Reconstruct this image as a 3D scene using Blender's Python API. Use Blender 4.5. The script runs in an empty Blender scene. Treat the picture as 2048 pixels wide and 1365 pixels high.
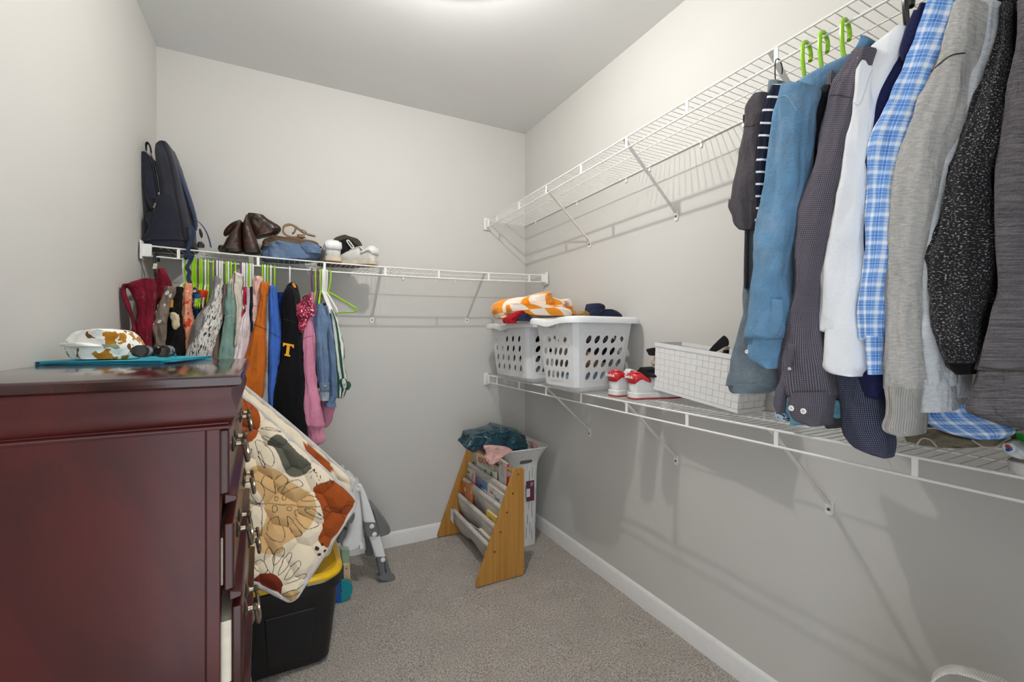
import bpy, bmesh, math, random
from math import sin, cos, pi, radians, sqrt, atan2
from mathutils import Vector, Matrix, noise
V = Vector
scene = bpy.context.scene
COL = scene.collection
random.seed(7)

# ------------------------------------------------------------------ camera, light, exposure
FPX, CXP, CYP, CAMH = 889.0, 1024.0, 673.5, 1.295
YAW = atan2(458.0, 889.0)
FWD = V((sin(YAW), cos(YAW), 0)); RGT = V((cos(YAW), -sin(YAW), 0)); EYE = V((0, 0, CAMH))
cam = bpy.data.cameras.new('camera'); camo = bpy.data.objects.new('camera', cam); COL.objects.link(camo)
camo.location = EYE; camo.rotation_euler = (pi/2, 0, -YAW)
cam.sensor_width = 36.0; cam.lens = FPX/2048*36; cam.clip_start = 0.02
cam.shift_y = -(682.5-CYP)/2048
scene.camera = camo
scene.view_settings.view_transform = 'Standard'; scene.view_settings.look = 'None'
scene.view_settings.gamma = 1; scene.view_settings.use_curve_mapping = False
scene.view_settings.exposure = 0.14
w = bpy.data.worlds.new('world'); scene.world = w; w.use_nodes = True
w.node_tree.nodes['Background'].inputs[0].default_value = (0.87, 0.93, 1.0, 1)
w.node_tree.nodes['Background'].inputs[1].default_value = 3.2
XW, YW, XL, YF, ZC = 1.535, 2.777, -0.56, -0.10, 2.74
ld = bpy.data.lights.new('ceiling_lamp', 'POINT'); ld.shadow_soft_size = 0.016; ld.energy = 34; ld.color = (1.0, 0.972, 0.94)
lo = bpy.data.objects.new('ceiling_lamp', ld); COL.objects.link(lo); lo.location = (0.50, 1.38, 2.63)

# ------------------------------------------------------------------ pixel -> point on a real plane
def ray(px, py): return FWD + RGT*((px-CXP)/FPX) + V((0, 0, -(py-CYP)/FPX))
def onx(px, py, x): d = ray(px, py); return EYE + d*(x/d.x)
def ony(px, py, y): d = ray(px, py); return EYE + d*(y/d.y)
def onz(px, py, z): d = ray(px, py); return EYE + d*((z-CAMH)/d.z)
def proj(p):
    q = p-EYE; D = q.dot(FWD); return CXP+FPX*q.dot(RGT)/D, CYP-FPX*q.z/D
def on(px, py, ax, v): return onx(px, py, v) if ax == 'x' else ony(px, py, v) if ax == 'y' else onz(px, py, v)

# ------------------------------------------------------------------ mesh helpers
class MB:
    def __init__(s): s.v = []; s.f = []; s.uv = []
    def add(s, vs, fs, uvs=None):
        o = len(s.v); s.v += [tuple(p) for p in vs]
        for i, f in enumerate(fs):
            s.f.append([o+k for k in f])
            s.uv.append(uvs[i] if uvs else [(0, 0)]*len(f))
        return s
    def box(s, c, d, M=None):
        x, y, z = d[0]/2, d[1]/2, d[2]/2
        vs = [V((sx*x, sy*y, sz*z)) for sz in (-1, 1) for sx, sy in ((-1, -1), (1, -1), (1, 1), (-1, 1))]
        vs = [(M @ p if M else p)+V(c) for p in vs]
        return s.add(vs, [(3, 2, 1, 0), (4, 5, 6, 7), (0, 1, 5, 4), (1, 2, 6, 5), (2, 3, 7, 6), (3, 0, 4, 7)])
    def prism(s, pts, off):
        n = len(pts); off = V(off); vs = [V(p) for p in pts]+[V(p)+off for p in pts]
        fs = [list(range(n))[::-1], list(range(n, 2*n))]+[(i, (i+1) % n, n+(i+1) % n, n+i) for i in range(n)]
        return s.add(vs, fs)
    def loft(s, rings, cap=True, closed=True):
        n = len(rings[0]); vs = [p for r in rings for p in r]; fs = []; uvs = []
        m = n if closed else n-1
        per = [0.0]
        mid = rings[len(rings)//2]
        for j in range(m): per.append(per[-1]+(V(mid[(j+1) % n])-V(mid[j])).length)
        hh = [0.0]
        for i in range(1, len(rings)):
            a = V((0, 0, 0)); b = V((0, 0, 0))
            for p in rings[i-1]: a += V(p)
            for p in rings[i]: b += V(p)
            hh.append(hh[-1]+(b-a).length/n)
        for i in range(len(rings)-1):
            for j in range(m):
                k = (j+1) % n
                fs.append((i*n+j, i*n+k, (i+1)*n+k, (i+1)*n+j))
                uvs.append([(per[j], hh[i]), (per[j+1], hh[i]), (per[j+1], hh[i+1]), (per[j], hh[i+1])])
        if cap and closed:
            fs.append(list(range(n))[::-1]); uvs.append([(per[j], hh[0]) for j in range(n)][::-1])
            L = (len(rings)-1)*n
            fs.append([L+j for j in range(n)]); uvs.append([(per[j], hh[-1]) for j in range(n)])
        return s.add(vs, fs, uvs)
    def tube(s, pts, r, n=8, up=None, flat=1.0, cap=True):
        pts = [V(p) for p in pts]; rs = r if isinstance(r, (list, tuple)) else [r]*len(pts)
        rings = []; prev = None
        for i, p in enumerate(pts):
            t = (pts[min(i+1, len(pts)-1)]-pts[max(i-1, 0)])
            if t.length < 1e-9: t = V((0, 0, 1))
            t.normalize()
            if up is not None: a = V(up)-t*V(up).dot(t)
            elif prev is None:
                q = V((0, 0, 1)) if abs(t.z) < .9 else V((1, 0, 0)); a = q-t*q.dot(t)
            else: a = prev-t*prev.dot(t)
            if a.length < 1e-6: a = t.orthogonal()
            a.normalize(); prev = a; b = t.cross(a)
            rings.append([p+a*(rs[i]*cos(2*pi*k/n)*flat)+b*(rs[i]*sin(2*pi*k/n)) for k in range(n)])
        return s.loft(rings, cap)
    def lathe(s, prof, n=24, M=None, c=(0, 0, 0)):
        rings = []
        for r, z in prof: rings.append([((M @ V((r*cos(2*pi*k/n), r*sin(2*pi*k/n), z))) if M else V((r*cos(2*pi*k/n), r*sin(2*pi*k/n), z)))+V(c) for k in range(n)])
        return s.loft(rings, True)
    def grid(s, P, nu, nv):
        vs = [P(i/nu, j/nv) for j in range(nv+1) for i in range(nu+1)]
        fs = []; uvs = []
        for j in range(nv):
            for i in range(nu):
                a = j*(nu+1)+i; fs.append((a, a+1, a+nu+2, a+nu+1))
                uvs.append([(i/nu, j/nv), ((i+1)/nu, j/nv), ((i+1)/nu, (j+1)/nv), (i/nu, (j+1)/nv)])
        return s.add(vs, fs, uvs)
    def build(s, name, m, parent=None, smooth=True, bevel=0, solid=0, sub=0, angle=40, kind=None):
        me = bpy.data.meshes.new(name); me.from_pydata(s.v, [], s.f); me.validate()
        if len(me.polygons) == len(s.f):
            ul = me.uv_layers.new(name='UVMap'); k = 0
            flat = []
            for u in s.uv:
                for q in u: flat += [q[0], q[1]]
            ul.data.foreach_set('uv', flat)
        if smooth:
            me.polygons.foreach_set('use_smooth', [True]*len(me.polygons))
        bm = bmesh.new(); bm.from_mesh(me)
        bmesh.ops.recalc_face_normals(bm, faces=bm.faces)
        if smooth:
            for e in bm.edges:
                if len(e.link_faces) == 2 and e.calc_face_angle(0) > radians(angle): e.smooth = False
        bm.to_mesh(me); bm.free()
        me.materials.append(m)
        o = bpy.data.objects.new(name, me); COL.objects.link(o)
        if parent: o.parent = parent; o.matrix_parent_inverse = Matrix.Translation(-parent.location) if parent.rotation_euler[:] == (0, 0, 0) else parent_matrix(parent).inverted()
        if solid:
            md = o.modifiers.new('s', 'SOLIDIFY'); md.thickness = solid; md.offset = 0
        if bevel:
            md = o.modifiers.new('b', 'BEVEL'); md.width = bevel; md.segments = 3; md.limit_method = 'ANGLE'; md.angle_limit = radians(35)
        if sub:
            md = o.modifiers.new('u', 'SUBSURF'); md.levels = sub; md.render_levels = sub
        if kind: o['kind'] = kind
        return o
def parent_matrix(p):
    M = Matrix.Translation(p.location) @ p.rotation_euler.to_matrix().to_4x4()
    return M
def tag(o, label, cat, group=None):
    o['label'] = label; o['category'] = cat
    if group: o['group'] = group
    return o
def thing(name, label, cat, loc, group=None):
    o = bpy.data.objects.new(name, None); COL.objects.link(o); o.location = loc; o.empty_display_size = .05
    return tag(o, label, cat, group)
def struct(o): o['kind'] = 'structure'; return o
def cr(rows, n):
    """Catmull-Rom resample of equal-length tuples."""
    R = [tuple(float(x) for x in r) for r in rows]; out = []
    P = [R[0]]+R+[R[-1]]
    for i in range(n):
        t = i/(n-1)*(len(R)-1); k = min(int(t), len(R)-2); t -= k
        a, b, c, d = P[k], P[k+1], P[k+2], P[k+3]
        out.append(tuple(.5*((2*b[q])+(-a[q]+c[q])*t+(2*a[q]-5*b[q]+4*c[q]-d[q])*t*t+(-a[q]+3*b[q]-3*c[q]+d[q])*t**3) for q in range(len(b))))
    return out
def crp(pts, n): return [V(p) for p in cr([tuple(p) for p in pts], n)]
def rrect(hx, hy, r, n=6):
    out = []
    for cx, cy, a0 in ((hx-r, hy-r, 0), (-hx+r, hy-r, pi/2), (-hx+r, -hy+r, pi), (hx-r, -hy+r, 3*pi/2)):
        for k in range(n+1):
            a = a0+pi/2*k/n; out.append((cx+r*cos(a), cy+r*sin(a)))
    return out
def text_mesh(s, size, depth=.0008, sx=1.0):
    cu = bpy.data.curves.new('t', 'FONT'); cu.body = s; cu.size = size; cu.extrude = depth; cu.align_x = 'CENTER'; cu.align_y = 'CENTER'
    o = bpy.data.objects.new('t', cu); COL.objects.link(o)
    bpy.context.view_layer.update()
    me = bpy.data.meshes.new_from_object(o.evaluated_get(bpy.context.evaluated_depsgraph_get()))
    bpy.data.objects.remove(o); bpy.data.curves.remove(cu)
    return me
def text(s, size, m, parent, o, right, up, name='lettering', off=.001, sx=1.0):
    """flat lettering whose reading direction is `right`, at world point o, lifted off its surface"""
    me = text_mesh(s, size); right = V(right).normalized(); up = V(up); up = (up-right*up.dot(right)).normalized(); nn = right.cross(up)
    me.materials.clear(); me.materials.append(m)
    ob = bpy.data.objects.new(name, me); COL.objects.link(ob)
    M = Matrix((right*sx, up, nn)).transposed().to_4x4(); M.translation = V(o)+nn*off
    me.transform(M)
    if parent: ob.parent = parent; ob.matrix_parent_inverse = parent_matrix(parent).inverted()
    return ob

# ------------------------------------------------------------------ materials
def lin(c):
    if isinstance(c, str): c = [int(c[i:i+2], 16)/255 for i in (0, 2, 4)]
    return tuple((x/12.92 if x <= .04045 else ((x+.055)/1.055)**2.4) for x in c)+(1.0,)
MATS = {}
class NT:
    def __init__(s, name):
        s.m = bpy.data.materials.new(name); s.m.use_nodes = True; s.t = s.m.node_tree; s.b = s.t.nodes['Principled BSDF']
        s.uvn = None
    def n(s, typ, **kw):
        nd = s.t.nodes.new(typ)
        for k, v in kw.items(): setattr(nd, k, v)
        return nd
    def l(s, a, b): s.t.links.new(a, b)
    def coord(s, kind='UV', scale=(1, 1, 1), rot=(0, 0, 0), loc=(0, 0, 0)):
        tc = s.n('ShaderNodeTexCoord'); mp = s.n('ShaderNodeMapping')
        mp.inputs['Scale'].default_value = scale; mp.inputs['Rotation'].default_value = rot; mp.inputs['Location'].default_value = loc
        s.l(tc.outputs[kind], mp.inputs['Vector']); return mp.outputs[0]
    def noise(s, co, scale, detail=4, rough=.55, dist=0):
        nd = s.n('ShaderNodeTexNoise'); nd.inputs['Scale'].default_value = scale; nd.inputs['Detail'].default_value = detail
        nd.inputs['Roughness'].default_value = rough; nd.inputs['Distortion'].default_value = dist
        if co is not None: s.l(co, nd.inputs['Vector'])
        return nd.outputs[0]
    def vor(s, co, scale, feature='F1', out=0):
        nd = s.n('ShaderNodeTexVoronoi', feature=feature); nd.inputs['Scale'].default_value = scale
        if co is not None: s.l(co, nd.inputs['Vector'])
        return nd.outputs[out]
    def wave(s, co, scale, dist=0, dirn='X', prof='SIN'):
        nd = s.n('ShaderNodeTexWave', bands_direction=dirn, wave_profile=prof); nd.inputs['Scale'].default_value = scale; nd.inputs['Distortion'].default_value = dist
        if co is not None: s.l(co, nd.inputs['Vector'])
        return nd.outputs['Fac'] if 'Fac' in nd.outputs else nd.outputs[1]
    def ramp(s, fac, stops, interp='LINEAR'):
        nd = s.n('ShaderNodeValToRGB'); nd.color_ramp.interpolation = interp
        while len(nd.color_ramp.elements) < len(stops): nd.color_ramp.elements.new(.5)
        for e, (p, c) in zip(nd.color_ramp.elements, stops): e.position = p; e.color = lin(c)
        s.l(fac, nd.inputs[0]); return nd.outputs[0]
    def mix(s, fac, a, b, blend='MIX'):
        nd = s.n('ShaderNodeMix', data_type='RGBA', blend_type=blend)
        for sock, val in ((nd.inputs[0], fac), (nd.inputs[6], a), (nd.inputs[7], b)):
            if hasattr(val, 'is_linked') or hasattr(val, 'links'): s.l(val, sock)
            elif isinstance(val, (int, float)): sock.default_value = val
            else: sock.default_value = lin(val)
        return nd.outputs[2]
    def math(s, op, a, b=None):
        nd = s.n('ShaderNodeMath', operation=op)
        for i, val in enumerate((a, b)):
            if val is None: continue
            if isinstance(val, (int, float)): nd.inputs[i].default_value = val
            else: s.l(val, nd.inputs[i])
        return nd.outputs[0]
    def sep(s, co):
        nd = s.n('ShaderNodeSeparateXYZ'); s.l(co, nd.inputs[0]); return nd.outputs
    def bump(s, h, strength=.3, dist=.002):
        nd = s.n('ShaderNodeBump'); nd.inputs['Strength'].default_value = strength; nd.inputs['Distance'].default_value = dist
        s.l(h, nd.inputs['Height']); s.l(nd.outputs[0], s.b.inputs['Normal']); return nd
    def done(s, col=None, rough=.8, metal=0, spec=None, sheen=0, coat=0):
        if col is not None:
            if isinstance(col, (str, tuple, list)): s.b.inputs['Base Color'].default_value = lin(col)
            else: s.l(col, s.b.inputs['Base Color'])
        s.b.inputs['Roughness'].default_value = rough; s.b.inputs['Metallic'].default_value = metal
        if spec is not None: s.b.inputs['Specular IOR Level'].default_value = spec
        if sheen: s.b.inputs['Sheen Weight'].default_value = sheen
        if coat: s.b.inputs['Coat Weight'].default_value = coat; s.b.inputs['Coat Roughness'].default_value = .12
        return s.m
def plain(name, col, rough=.5, metal=0, spec=None, var=.05, scale=30, bump=0, coat=0):
    if name in MATS: return MATS[name]
    t = NT(name); co = t.coord('Object'); nz = t.noise(co, scale)
    d = lambda k: tuple(max(0, min(1, x*k)) for x in [int(col[i:i+2], 16)/255 for i in (0, 2, 4)])
    c = t.ramp(nz, [(.3, d(1-var)), (.7, d(1+var))])
    if bump: t.bump(t.noise(co, scale*6), bump, .001)
    MATS[name] = t.done(c, rough, metal, spec, coat=coat); return MATS[name]
def cloth(name, col, weave=900, var=.08, rough=.9, sheen=.04, fold=.55, pat=None):
    """woven fabric; pat(t, base, uv) may return another colour"""
    if name in MATS: return MATS[name]
    t = NT(name); uv = t.coord('UV'); ob = t.coord('Object')
    d = lambda k: tuple(max(0, min(1, x*k)) for x in [int(col[i:i+2], 16)/255 for i in (0, 2, 4)])
    base = t.ramp(t.noise(ob, 14, 5), [(.3, d(1-var)), (.7, d(1+var))])
    if pat: base = pat(t, base, uv)
    st = t.coord('Object', (1, 1, .3))
    wv = t.math('ADD', t.math('ADD', t.noise(st, 24, 3, .55, .5), t.math('MULTIPLY', t.noise(ob, 60, 3, .6, .8), .35)), t.math('MULTIPLY', t.noise(t.coord('UV', (1, 1, 1)), weave, 2), .06))
    t.bump(wv, fold, .022)
    MATS[name] = t.done(base, rough, sheen=sheen, spec=.12); return MATS[name]

# ------------------------------------------------------------------ a padded, folded sheet of cloth with a given outline on a plane
def slab(name, rows, ax, pl, depth, m, parent=None, n=28, N=44, folds=(7, .06), crump=(.004, 9), seed=1, ex=2.4, rnd=True, lean=0.0, sub=0, kind=None, solid=0, cap=True, an=1.0):
    """rows: (pixel y, left x, right x[, offset behind the plane]); the outline stands at distance pl along axis ax and is `depth` thick"""
    rows = [tuple(r)+(0.0,)*(4-len(r)) for r in rows]
    R = cr(rows, n); nrm = V((1, 0, 0)) if ax == 'x' else V((0, 1, 0)) if ax == 'y' else V((0, 0, -1))
    rings = []
    z0 = R[0][0]; z1 = R[-1][0]
    prof = []
    for i in range(n): prof.append((R[i], 1.0))
    if rnd:
        e = (R[-1][0]-R[0][0])*.012
        prof = [((R[0][0]-e*1.0,)+R[0][1:], .35), ((R[0][0]-e*.6,)+R[0][1:], .8)]+prof+[((R[-1][0]+e*.6,)+R[-1][1:], .8), ((R[-1][0]+e,)+R[-1][1:], .35)]
    sg = lambda x, p: math.copysign(abs(x)**p, x)
    for i, (r, k) in enumerate(prof):
        py, xl, xr, off = r
        if xr < xl+.6: xl, xr = (xl+xr)/2-.3, (xl+xr)/2+.3
        a = on(xl, py, ax, pl+off); b = on(xr, py, ax, pl+off)
        c = (a+b)/2; W = (b-a)/2; hw = W.length; W.normalize()
        d = depth/2; ring = []
        for j in range(N):
            ph = 2*pi*j/N
            x, y = sg(cos(ph), 2/ex), sg(sin(ph), 2/ex)
            t = i/len(prof)
            f = 1+folds[1]*(sin(folds[0]*ph+seed+1.3*t)*.6+sin((folds[0]*2+1)*ph+2*seed-2.2*t)*.4)
            kk = k if k > .9 else k
            p = c+W*(hw*x*(f if abs(x) < .97 else 1)*(kk if k < .9 else 1))+nrm*(d+d*y*f*kk)
            q = V((p.x, p.y, p.z*an))*crump[1]+V((seed*3.1, seed*1.7, 0))
            nz = noise.noise(q)*.65+(.5-abs(noise.noise(q*2.3)))*.5+(.3-abs(noise.noise(q*4.7+V((0, 5, 0)))))*.22
            p = p+(p-(c+nrm*d)).normalized()*crump[0]*nz*(1 if 1 else 0)
            ring.append(p)
        rings.append(ring)
    return MB().loft(rings, cap).build(name, m, parent, angle=75, kind=kind, solid=solid)
from mathutils.bvhtree import BVHTree
def hit(root, px, py, lift=.0008):
    """where the sight line meets the surface of a thing's meshes"""
    best = None; d = ray(px, py).normalized()
    for o in root.children:
        if o.type != 'MESH' or o.name.startswith(('seam', 'button', 'lettering', 'letter')): continue
        if 'bvh' not in BV.setdefault(o.name, {}): BV[o.name]['bvh'] = BVHTree.FromPolygons([v.co[:] for v in o.data.vertices], [p.vertices[:] for p in o.data.polygons])
        h = BV[o.name]['bvh'].ray_cast(EYE, d)
        if h[0] is not None and (best is None or h[3] < best[1]): best = (h[0], h[3], h[1])
    if best is None: return None
    return best[0]-d*lift
BV = {}
def cX(x0, y0, s):
    """rows read off an enlarged crop whose corner is (x0, y0) and whose enlargement is s"""
    return lambda rows: [(y0+r[0]/s, x0+r[1]/s, x0+r[2]/s)+tuple(r[3:]) for r in rows]
def ptube(name, pts, ax, pl, m, parent=None, n=24, N=10, flat=1.0, seed=None, crump=0):
    """(px, py, radius in px[, offset]) swept as a tube standing at distance pl"""
    P = cr([tuple(p)+(0.0,)*(4-len(p)) for p in pts], n)
    c = [on(p[0], p[1], ax, pl+p[3]) for p in P]; rr = [(on(p[0]+p[2], p[1], ax, pl+p[3])-q).length for p, q in zip(P, c)]
    nrm = V((1, 0, 0)) if ax == 'x' else V((0, 1, 0))
    mb = MB(); mb.tube(c, rr, N, up=nrm, flat=flat)
    if crump: mb.v = [tuple(V(v)+V((noise.noise(V(v)*30), noise.noise(V(v)*30+V((9, 0, 0))), noise.noise(V(v)*30+V((0, 9, 0)))))*crump) for v in mb.v]
    return mb.build(name, m, parent, angle=60)
def ppoly(name, pts, ax, pl, depth, m, parent=None, bevel=.003):
    P = [on(x, y, ax, pl) for x, y in pts]; nrm = V((1, 0, 0)) if ax == 'x' else V((0, 1, 0))
    return MB().prism(P, nrm*depth).build(name, m, parent, smooth=False, bevel=bevel)
def ribbon(name, pts, wd, th, m, parent, wdir, n=30):
    P = crp(pts, n); mb = MB(); rings = []
    for i, p in enumerate(P):
        t = (P[min(i+1, n-1)]-P[max(i-1, 0)]).normalized(); a = V(wdir); a = (a-t*a.dot(t)).normalized(); b = t.cross(a)
        rings.append([p+a*wd/2+b*th/2, p-a*wd/2+b*th/2, p-a*wd/2-b*th/2, p+a*wd/2-b*th/2])
    return mb.loft(rings).build(name, m, parent, angle=50)
# ------------------------------------------------------------------ the room
def wallmat(name, col):
    t = NT(name); co = t.coord('Object')
    nz = t.noise(co, 1.5, 3)
    c = t.ramp(nz, [(.3, col), (.75, tuple(min(1, x*1.02) for x in [int(col[i:i+2], 16)/255 for i in (0, 2, 4)]))])
    t.bump(t.noise(co, 260, 3), .06, .001)
    return t.done(c, .6, spec=.25)
M_WALL = wallmat('greige_wall_paint', 'cbc9c4'); M_CEIL = wallmat('ceiling_paint', 'dededc')
M_TRIM = plain('white_trim_paint', 'ecebe9', .35, var=.01)
t = NT('grey_carpet'); co = t.coord('Object')
f1 = t.noise(co, 150, 3, .75); f2 = t.noise(co, 6, 3); f3 = t.vor(co, 330)
c = t.ramp(f1, [(.33, '756a5f'), (.47, 'c2b7aa'), (.62, 'f2eae0')])
c = t.mix(t.ramp(f2, [(.35, (0, 0, 0)), (.62, (.5, .5, .5))]), c, '9c938a', 'MIX')
nd = t.bump(t.math('ADD', t.math('MULTIPLY', f3, .7), t.math('ADD', f1, t.math('MULTIPLY', f2, 1.2))), .8, .012)
M_CARPET = t.done(c, 1.0, spec=.05, sheen=.2)
def wallobj(name, pts, m):
    return struct(MB().add(pts, [(0, 1, 2, 3)]).build(name, m, smooth=False))
DX0, DX1, DZ = -.36, .52, 2.05
# carpet: a fine, slightly lumpy sheet
struct(MB().grid(lambda u, v: V((XL+(XW-XL)*u, YF+(YW-YF)*v, .004*noise.noise(V((u*14, v*18, 0))))), 90, 120).build('floor', M_CARPET))
wallobj('ceiling', [(XL, YF, ZC), (XW, YF, ZC), (XW, YW, ZC), (XL, YW, ZC)], M_CEIL)
wallobj('wall_back', [(XL, YW, 0), (XW, YW, 0), (XW, YW, ZC), (XL, YW, ZC)], M_WALL)
wallobj('wall_left', [(XL, YF, 0), (XL, YW, 0), (XL, YW, ZC), (XL, YF, ZC)], M_WALL)
wallobj('wall_right', [(XW, YF, 0), (XW, YW, 0), (XW, YW, ZC), (XW, YF, ZC)], M_WALL)
mb = MB()
for a, b, z0, z1 in ((XL, DX0, 0, ZC), (DX1, XW, 0, ZC), (DX0, DX1, DZ, ZC)):
    mb.box(((a+b)/2, YF-.06, (z0+z1)/2), (b-a, .12, z1-z0))
struct(mb.build('wall_front', M_WALL, smooth=False))
def baseboard(name, p0, p1, inward):
    p0, p1, n = V(p0), V(p1), V(inward)
    prof = [(0, -.01), (.013, -.01), (.013, .064), (.011, .070), (.011, .074), (.008, .081), (.003, .089), (0, .09)]
    mb = MB(); mb.loft([[p+n*a+V((0, 0, b)) for a, b in prof] for p in (p0, p1)])
    return struct(mb.build(name, M_TRIM, angle=25))
baseboard('baseboard_back', (XL, YW, 0), (XW, YW, 0), (0, -1, 0))
baseboard('baseboard_right', (XW, YW, 0), (XW, YF, 0), (-1, 0, 0))
baseboard('baseboard_left', (XL, YF, 0), (XL, YW, 0), (1, 0, 0))
mb = MB()
for x, s in ((DX0, 1), (DX1, -1)): mb.box((x-s*.03, YF+.008, DZ/2), (.06, .016, DZ+.06))
mb.box(((DX0+DX1)/2, YF+.008, DZ+.03), (DX1-DX0+.12, .016, .06))
struct(mb.build('trim_1', M_TRIM, smooth=False, bevel=.003))

# plate added above the bulb, out of view, sized to shade the ceiling
_t = thing('bulb_shield', 'unseen round white plate added above the bulb to shade the ceiling', 'light shield', (.50, 1.38, ZC))
MB().lathe([(.05, -.001), (.30, -.001), (.315, -.02), (.315, -.034), (.305, -.034), (.30, -.025), (.03, -.025)], 32, None, (.50, 1.38, ZC)).build('shield_plate', plain('shield_white', 'e8e8e6', .5), _t)
# ------------------------------------------------------------------ ventilated wire shelves
M_WIRE = plain('white_epoxy_wire', 'f0efec', .3, var=.01)
M_BRKT = plain('white_plastic_bracket', 'e9e8e5', .4, var=.01)
M_SCREW = plain('dull_screw', '6a6a68', .35, .8)
def wire_shelf(label, L, P, along, outward, braces, spacers, clips, n_wires, ends, lip=.045, tz=lambda s: 0.0):
    """P(s, d, h): point at distance s along the wall, d out from the wall, h above the deck"""
    root = thing('wire_shelf', label, 'shelf', P(L/2, .15, 0))
    seg = 24
    def rail(name, d, h, r): 
        MB().tube([P(L*i/seg, d, h) for i in range(seg+1)], r, 8).build(name, M_WIRE, root)
    D = .300
    rail('front_rail', D, 0, .0036); rail('hang_rail', D, -lip, .0036); rail('back_rail', .006, -.004, .003); rail('center_rail', .155, -.004, .0024)
    mb = MB()
    for i in range(n_wires):
        s = L*(i+.5)/n_wires
        mb.tube([P(s, .004, .0), P(s, D, .0), P(s, D+.004, .002)], .00125, 5)
    mb.build('deck_wires', M_WIRE, root, kind='stuff')
    al = V(along); ow = V(outward)
    for s in spacers:
        p = P(s, D, -lip/2); M = Matrix((al, ow, V((0, 0, 1)))).transposed()
        MB().box(p, (.012, .004, lip), M).build('rail_spacer', M_WIRE, root, smooth=False, bevel=.001)
    for s in braces:
        a = P(s-.016, D-.004, -.002); b = P(s-.016, .006, -.262)
        ax = (b-a).normalized(); nn = al.cross(ax)
        ring = lambda p, wd: [p+al*x+nn*y for x, y in ((-wd, -.002), (-wd*.6, .004), (wd*.6, .004), (wd, -.002))]
        br = MB().loft([ring(a, .010), ring(a+(b-a)*.15, .009), ring(b-(b-a)*.08, .0075), ring(b, .010)]).build('support_brace', M_BRKT, root, smooth=False)
        foot = [(-.012, 0), (.012, 0), (.012, -.034), (.006, -.042), (-.006, -.042), (-.012, -.034)]
        fp = MB().prism([b-ow*.005+al*x+V((0, 0, y+.006)) for x, y in foot], ow*.004).build('foot_plate', M_BRKT, br, smooth=False)
        MB().lathe([(.0045, 0), (.0045, .003), (.002, .004)], 10, Matrix((al, V((0, 0, 1)), ow)).transposed(), b+ow*.0005+V((0, 0, -.018))).build('screw', M_SCREW, br)
    for s in clips:
        c = P(s, .006, -.006)
        cl = MB().lathe([(.006, -.006), (.0065, 0), (.006, .006)], 10, Matrix((V((0, 0, 1)), ow, al)).transposed(), c).box(c+V((0, 0, -.013))-ow*.002, (.010, .005, .018), Matrix((al, ow, V((0, 0, 1)))).transposed())
        cl.build('wall_clip', M_BRKT, root, smooth=False)
    for s, sg in ends:
        p = P(s, D, -lip/2)
        Mx = Matrix((al, ow, V((0, 0, 1)))).transposed()
        eb = MB().box(p+al*(-sg*.004), (.006, .05, .082), Mx).box(p+al*(-sg*.022)+ow*.004, (.034, .014, .056), Mx).build('end_bracket', M_BRKT, root, smooth=False, bevel=.002)
        MB().lathe([(.004, 0), (.004, .002)], 8, Matrix((ow, V((0, 0, 1)), al*-sg)).transposed(), p+al*(-sg*.007)+V((0, 0, .034))-ow*.014).build('screw', M_SCREW, eb)
    return root
# upper right, lower right (s runs from the back wall towards the door), and the one across the back wall
LR = YW-.012-.02
UZ = lambda y: 2.083+(YW-y)*.0135
def P_up(s, d, h): y = YW-.006-s; return V((XW-d, y, UZ(y)+h))
def P_lo(s, d, h): y = YW-.006-s; return V((XW-d, y, 1.030+h))
BZ = lambda x: 1.697-.022*(1-((x-.49)/1.05)**2)
def P_bk(s, d, h): x = XL+.006+s; return V((x, YW-d, BZ(x)+h))
ys = [2.005, 1.386, .772, .16]; sp = [2.61, 2.307, 2.005, 1.695, 1.386, 1.083, .772, .463, .155]
to_s = lambda y: YW-.006-y
wire_shelf('white wire shelf high on the right wall, clothes hanging from its front rail', LR, P_up, (0, -1, 0), (-1, 0, 0),
           [to_s(y) for y in ys], [to_s(y) for y in sp], [to_s(y) for y in (2.62, 2.14, 1.72, 1.56, 1.27, 1.08, .5)], 108, [(0, -1)])
wire_shelf('white wire shelf low on the right wall, holding the laundry baskets', LR, P_lo, (0, -1, 0), (-1, 0, 0),
           [to_s(y) for y in ys], [to_s(y) for y in sp], [to_s(y) for y in (2.5, 2.0, 1.5, 1.0, .5)], 108, [(0, -1)])
xs = [-.127, .487, 1.10]; xsp = [-.42, -.107, .19, .497, .80, 1.115, 1.40]
wire_shelf('white wire shelf across the back wall, children\'s clothes hanging below', XW-XL-.012, P_bk, (1, 0, 0), (0, -1, 0),
           [x-XL for x in xs], [x-XL-.006 for x in xsp], [x-XL for x in (-.3, .12, .35, .66, .87, 1.0, 1.33)], 84, [(0, -1), (XW-XL-.012, 1)])
# ------------------------------------------------------------------ dresser (chest of drawers) against the left wall
def woodmat(name, dark, mid, light, rough, coat, scale=(1, 1, 14), bumpk=.05):
    t = NT(name); co = t.coord('Object', scale)
    g = t.noise(co, 3.2, 6, .62, 1.2); f = t.noise(t.coord('Object', (60, 60, 3)), 5, 3)
    c = t.ramp(g, [(.25, dark), (.5, mid), (.8, light)])
    c = t.mix(t.math('MULTIPLY', f, .25), c, dark)
    t.bump(f, bumpk, .001)
    return t.done(c, rough, spec=.32, coat=coat)
M_MAH = woodmat('mahogany_side', '2c0c0a', '471411', '5e1c15', .36, .08, (1.2, 1.2, .5))
M_MAHT = woodmat('mahogany_top', '220a08', '330f0b', '431510', .14, .5, (6, .7, 1))
M_MAHF = woodmat('mahogany_front', '240a08', '3a100b', '4c1910', .28, .15, (.7, 7, 1))
M_RAW = plain('pale_drawer_box', 'ddd3bd', .6, var=.04)
M_PEWTER = plain('antique_pewter', '8b8171', .32, .95, var=.15, scale=90)
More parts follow.
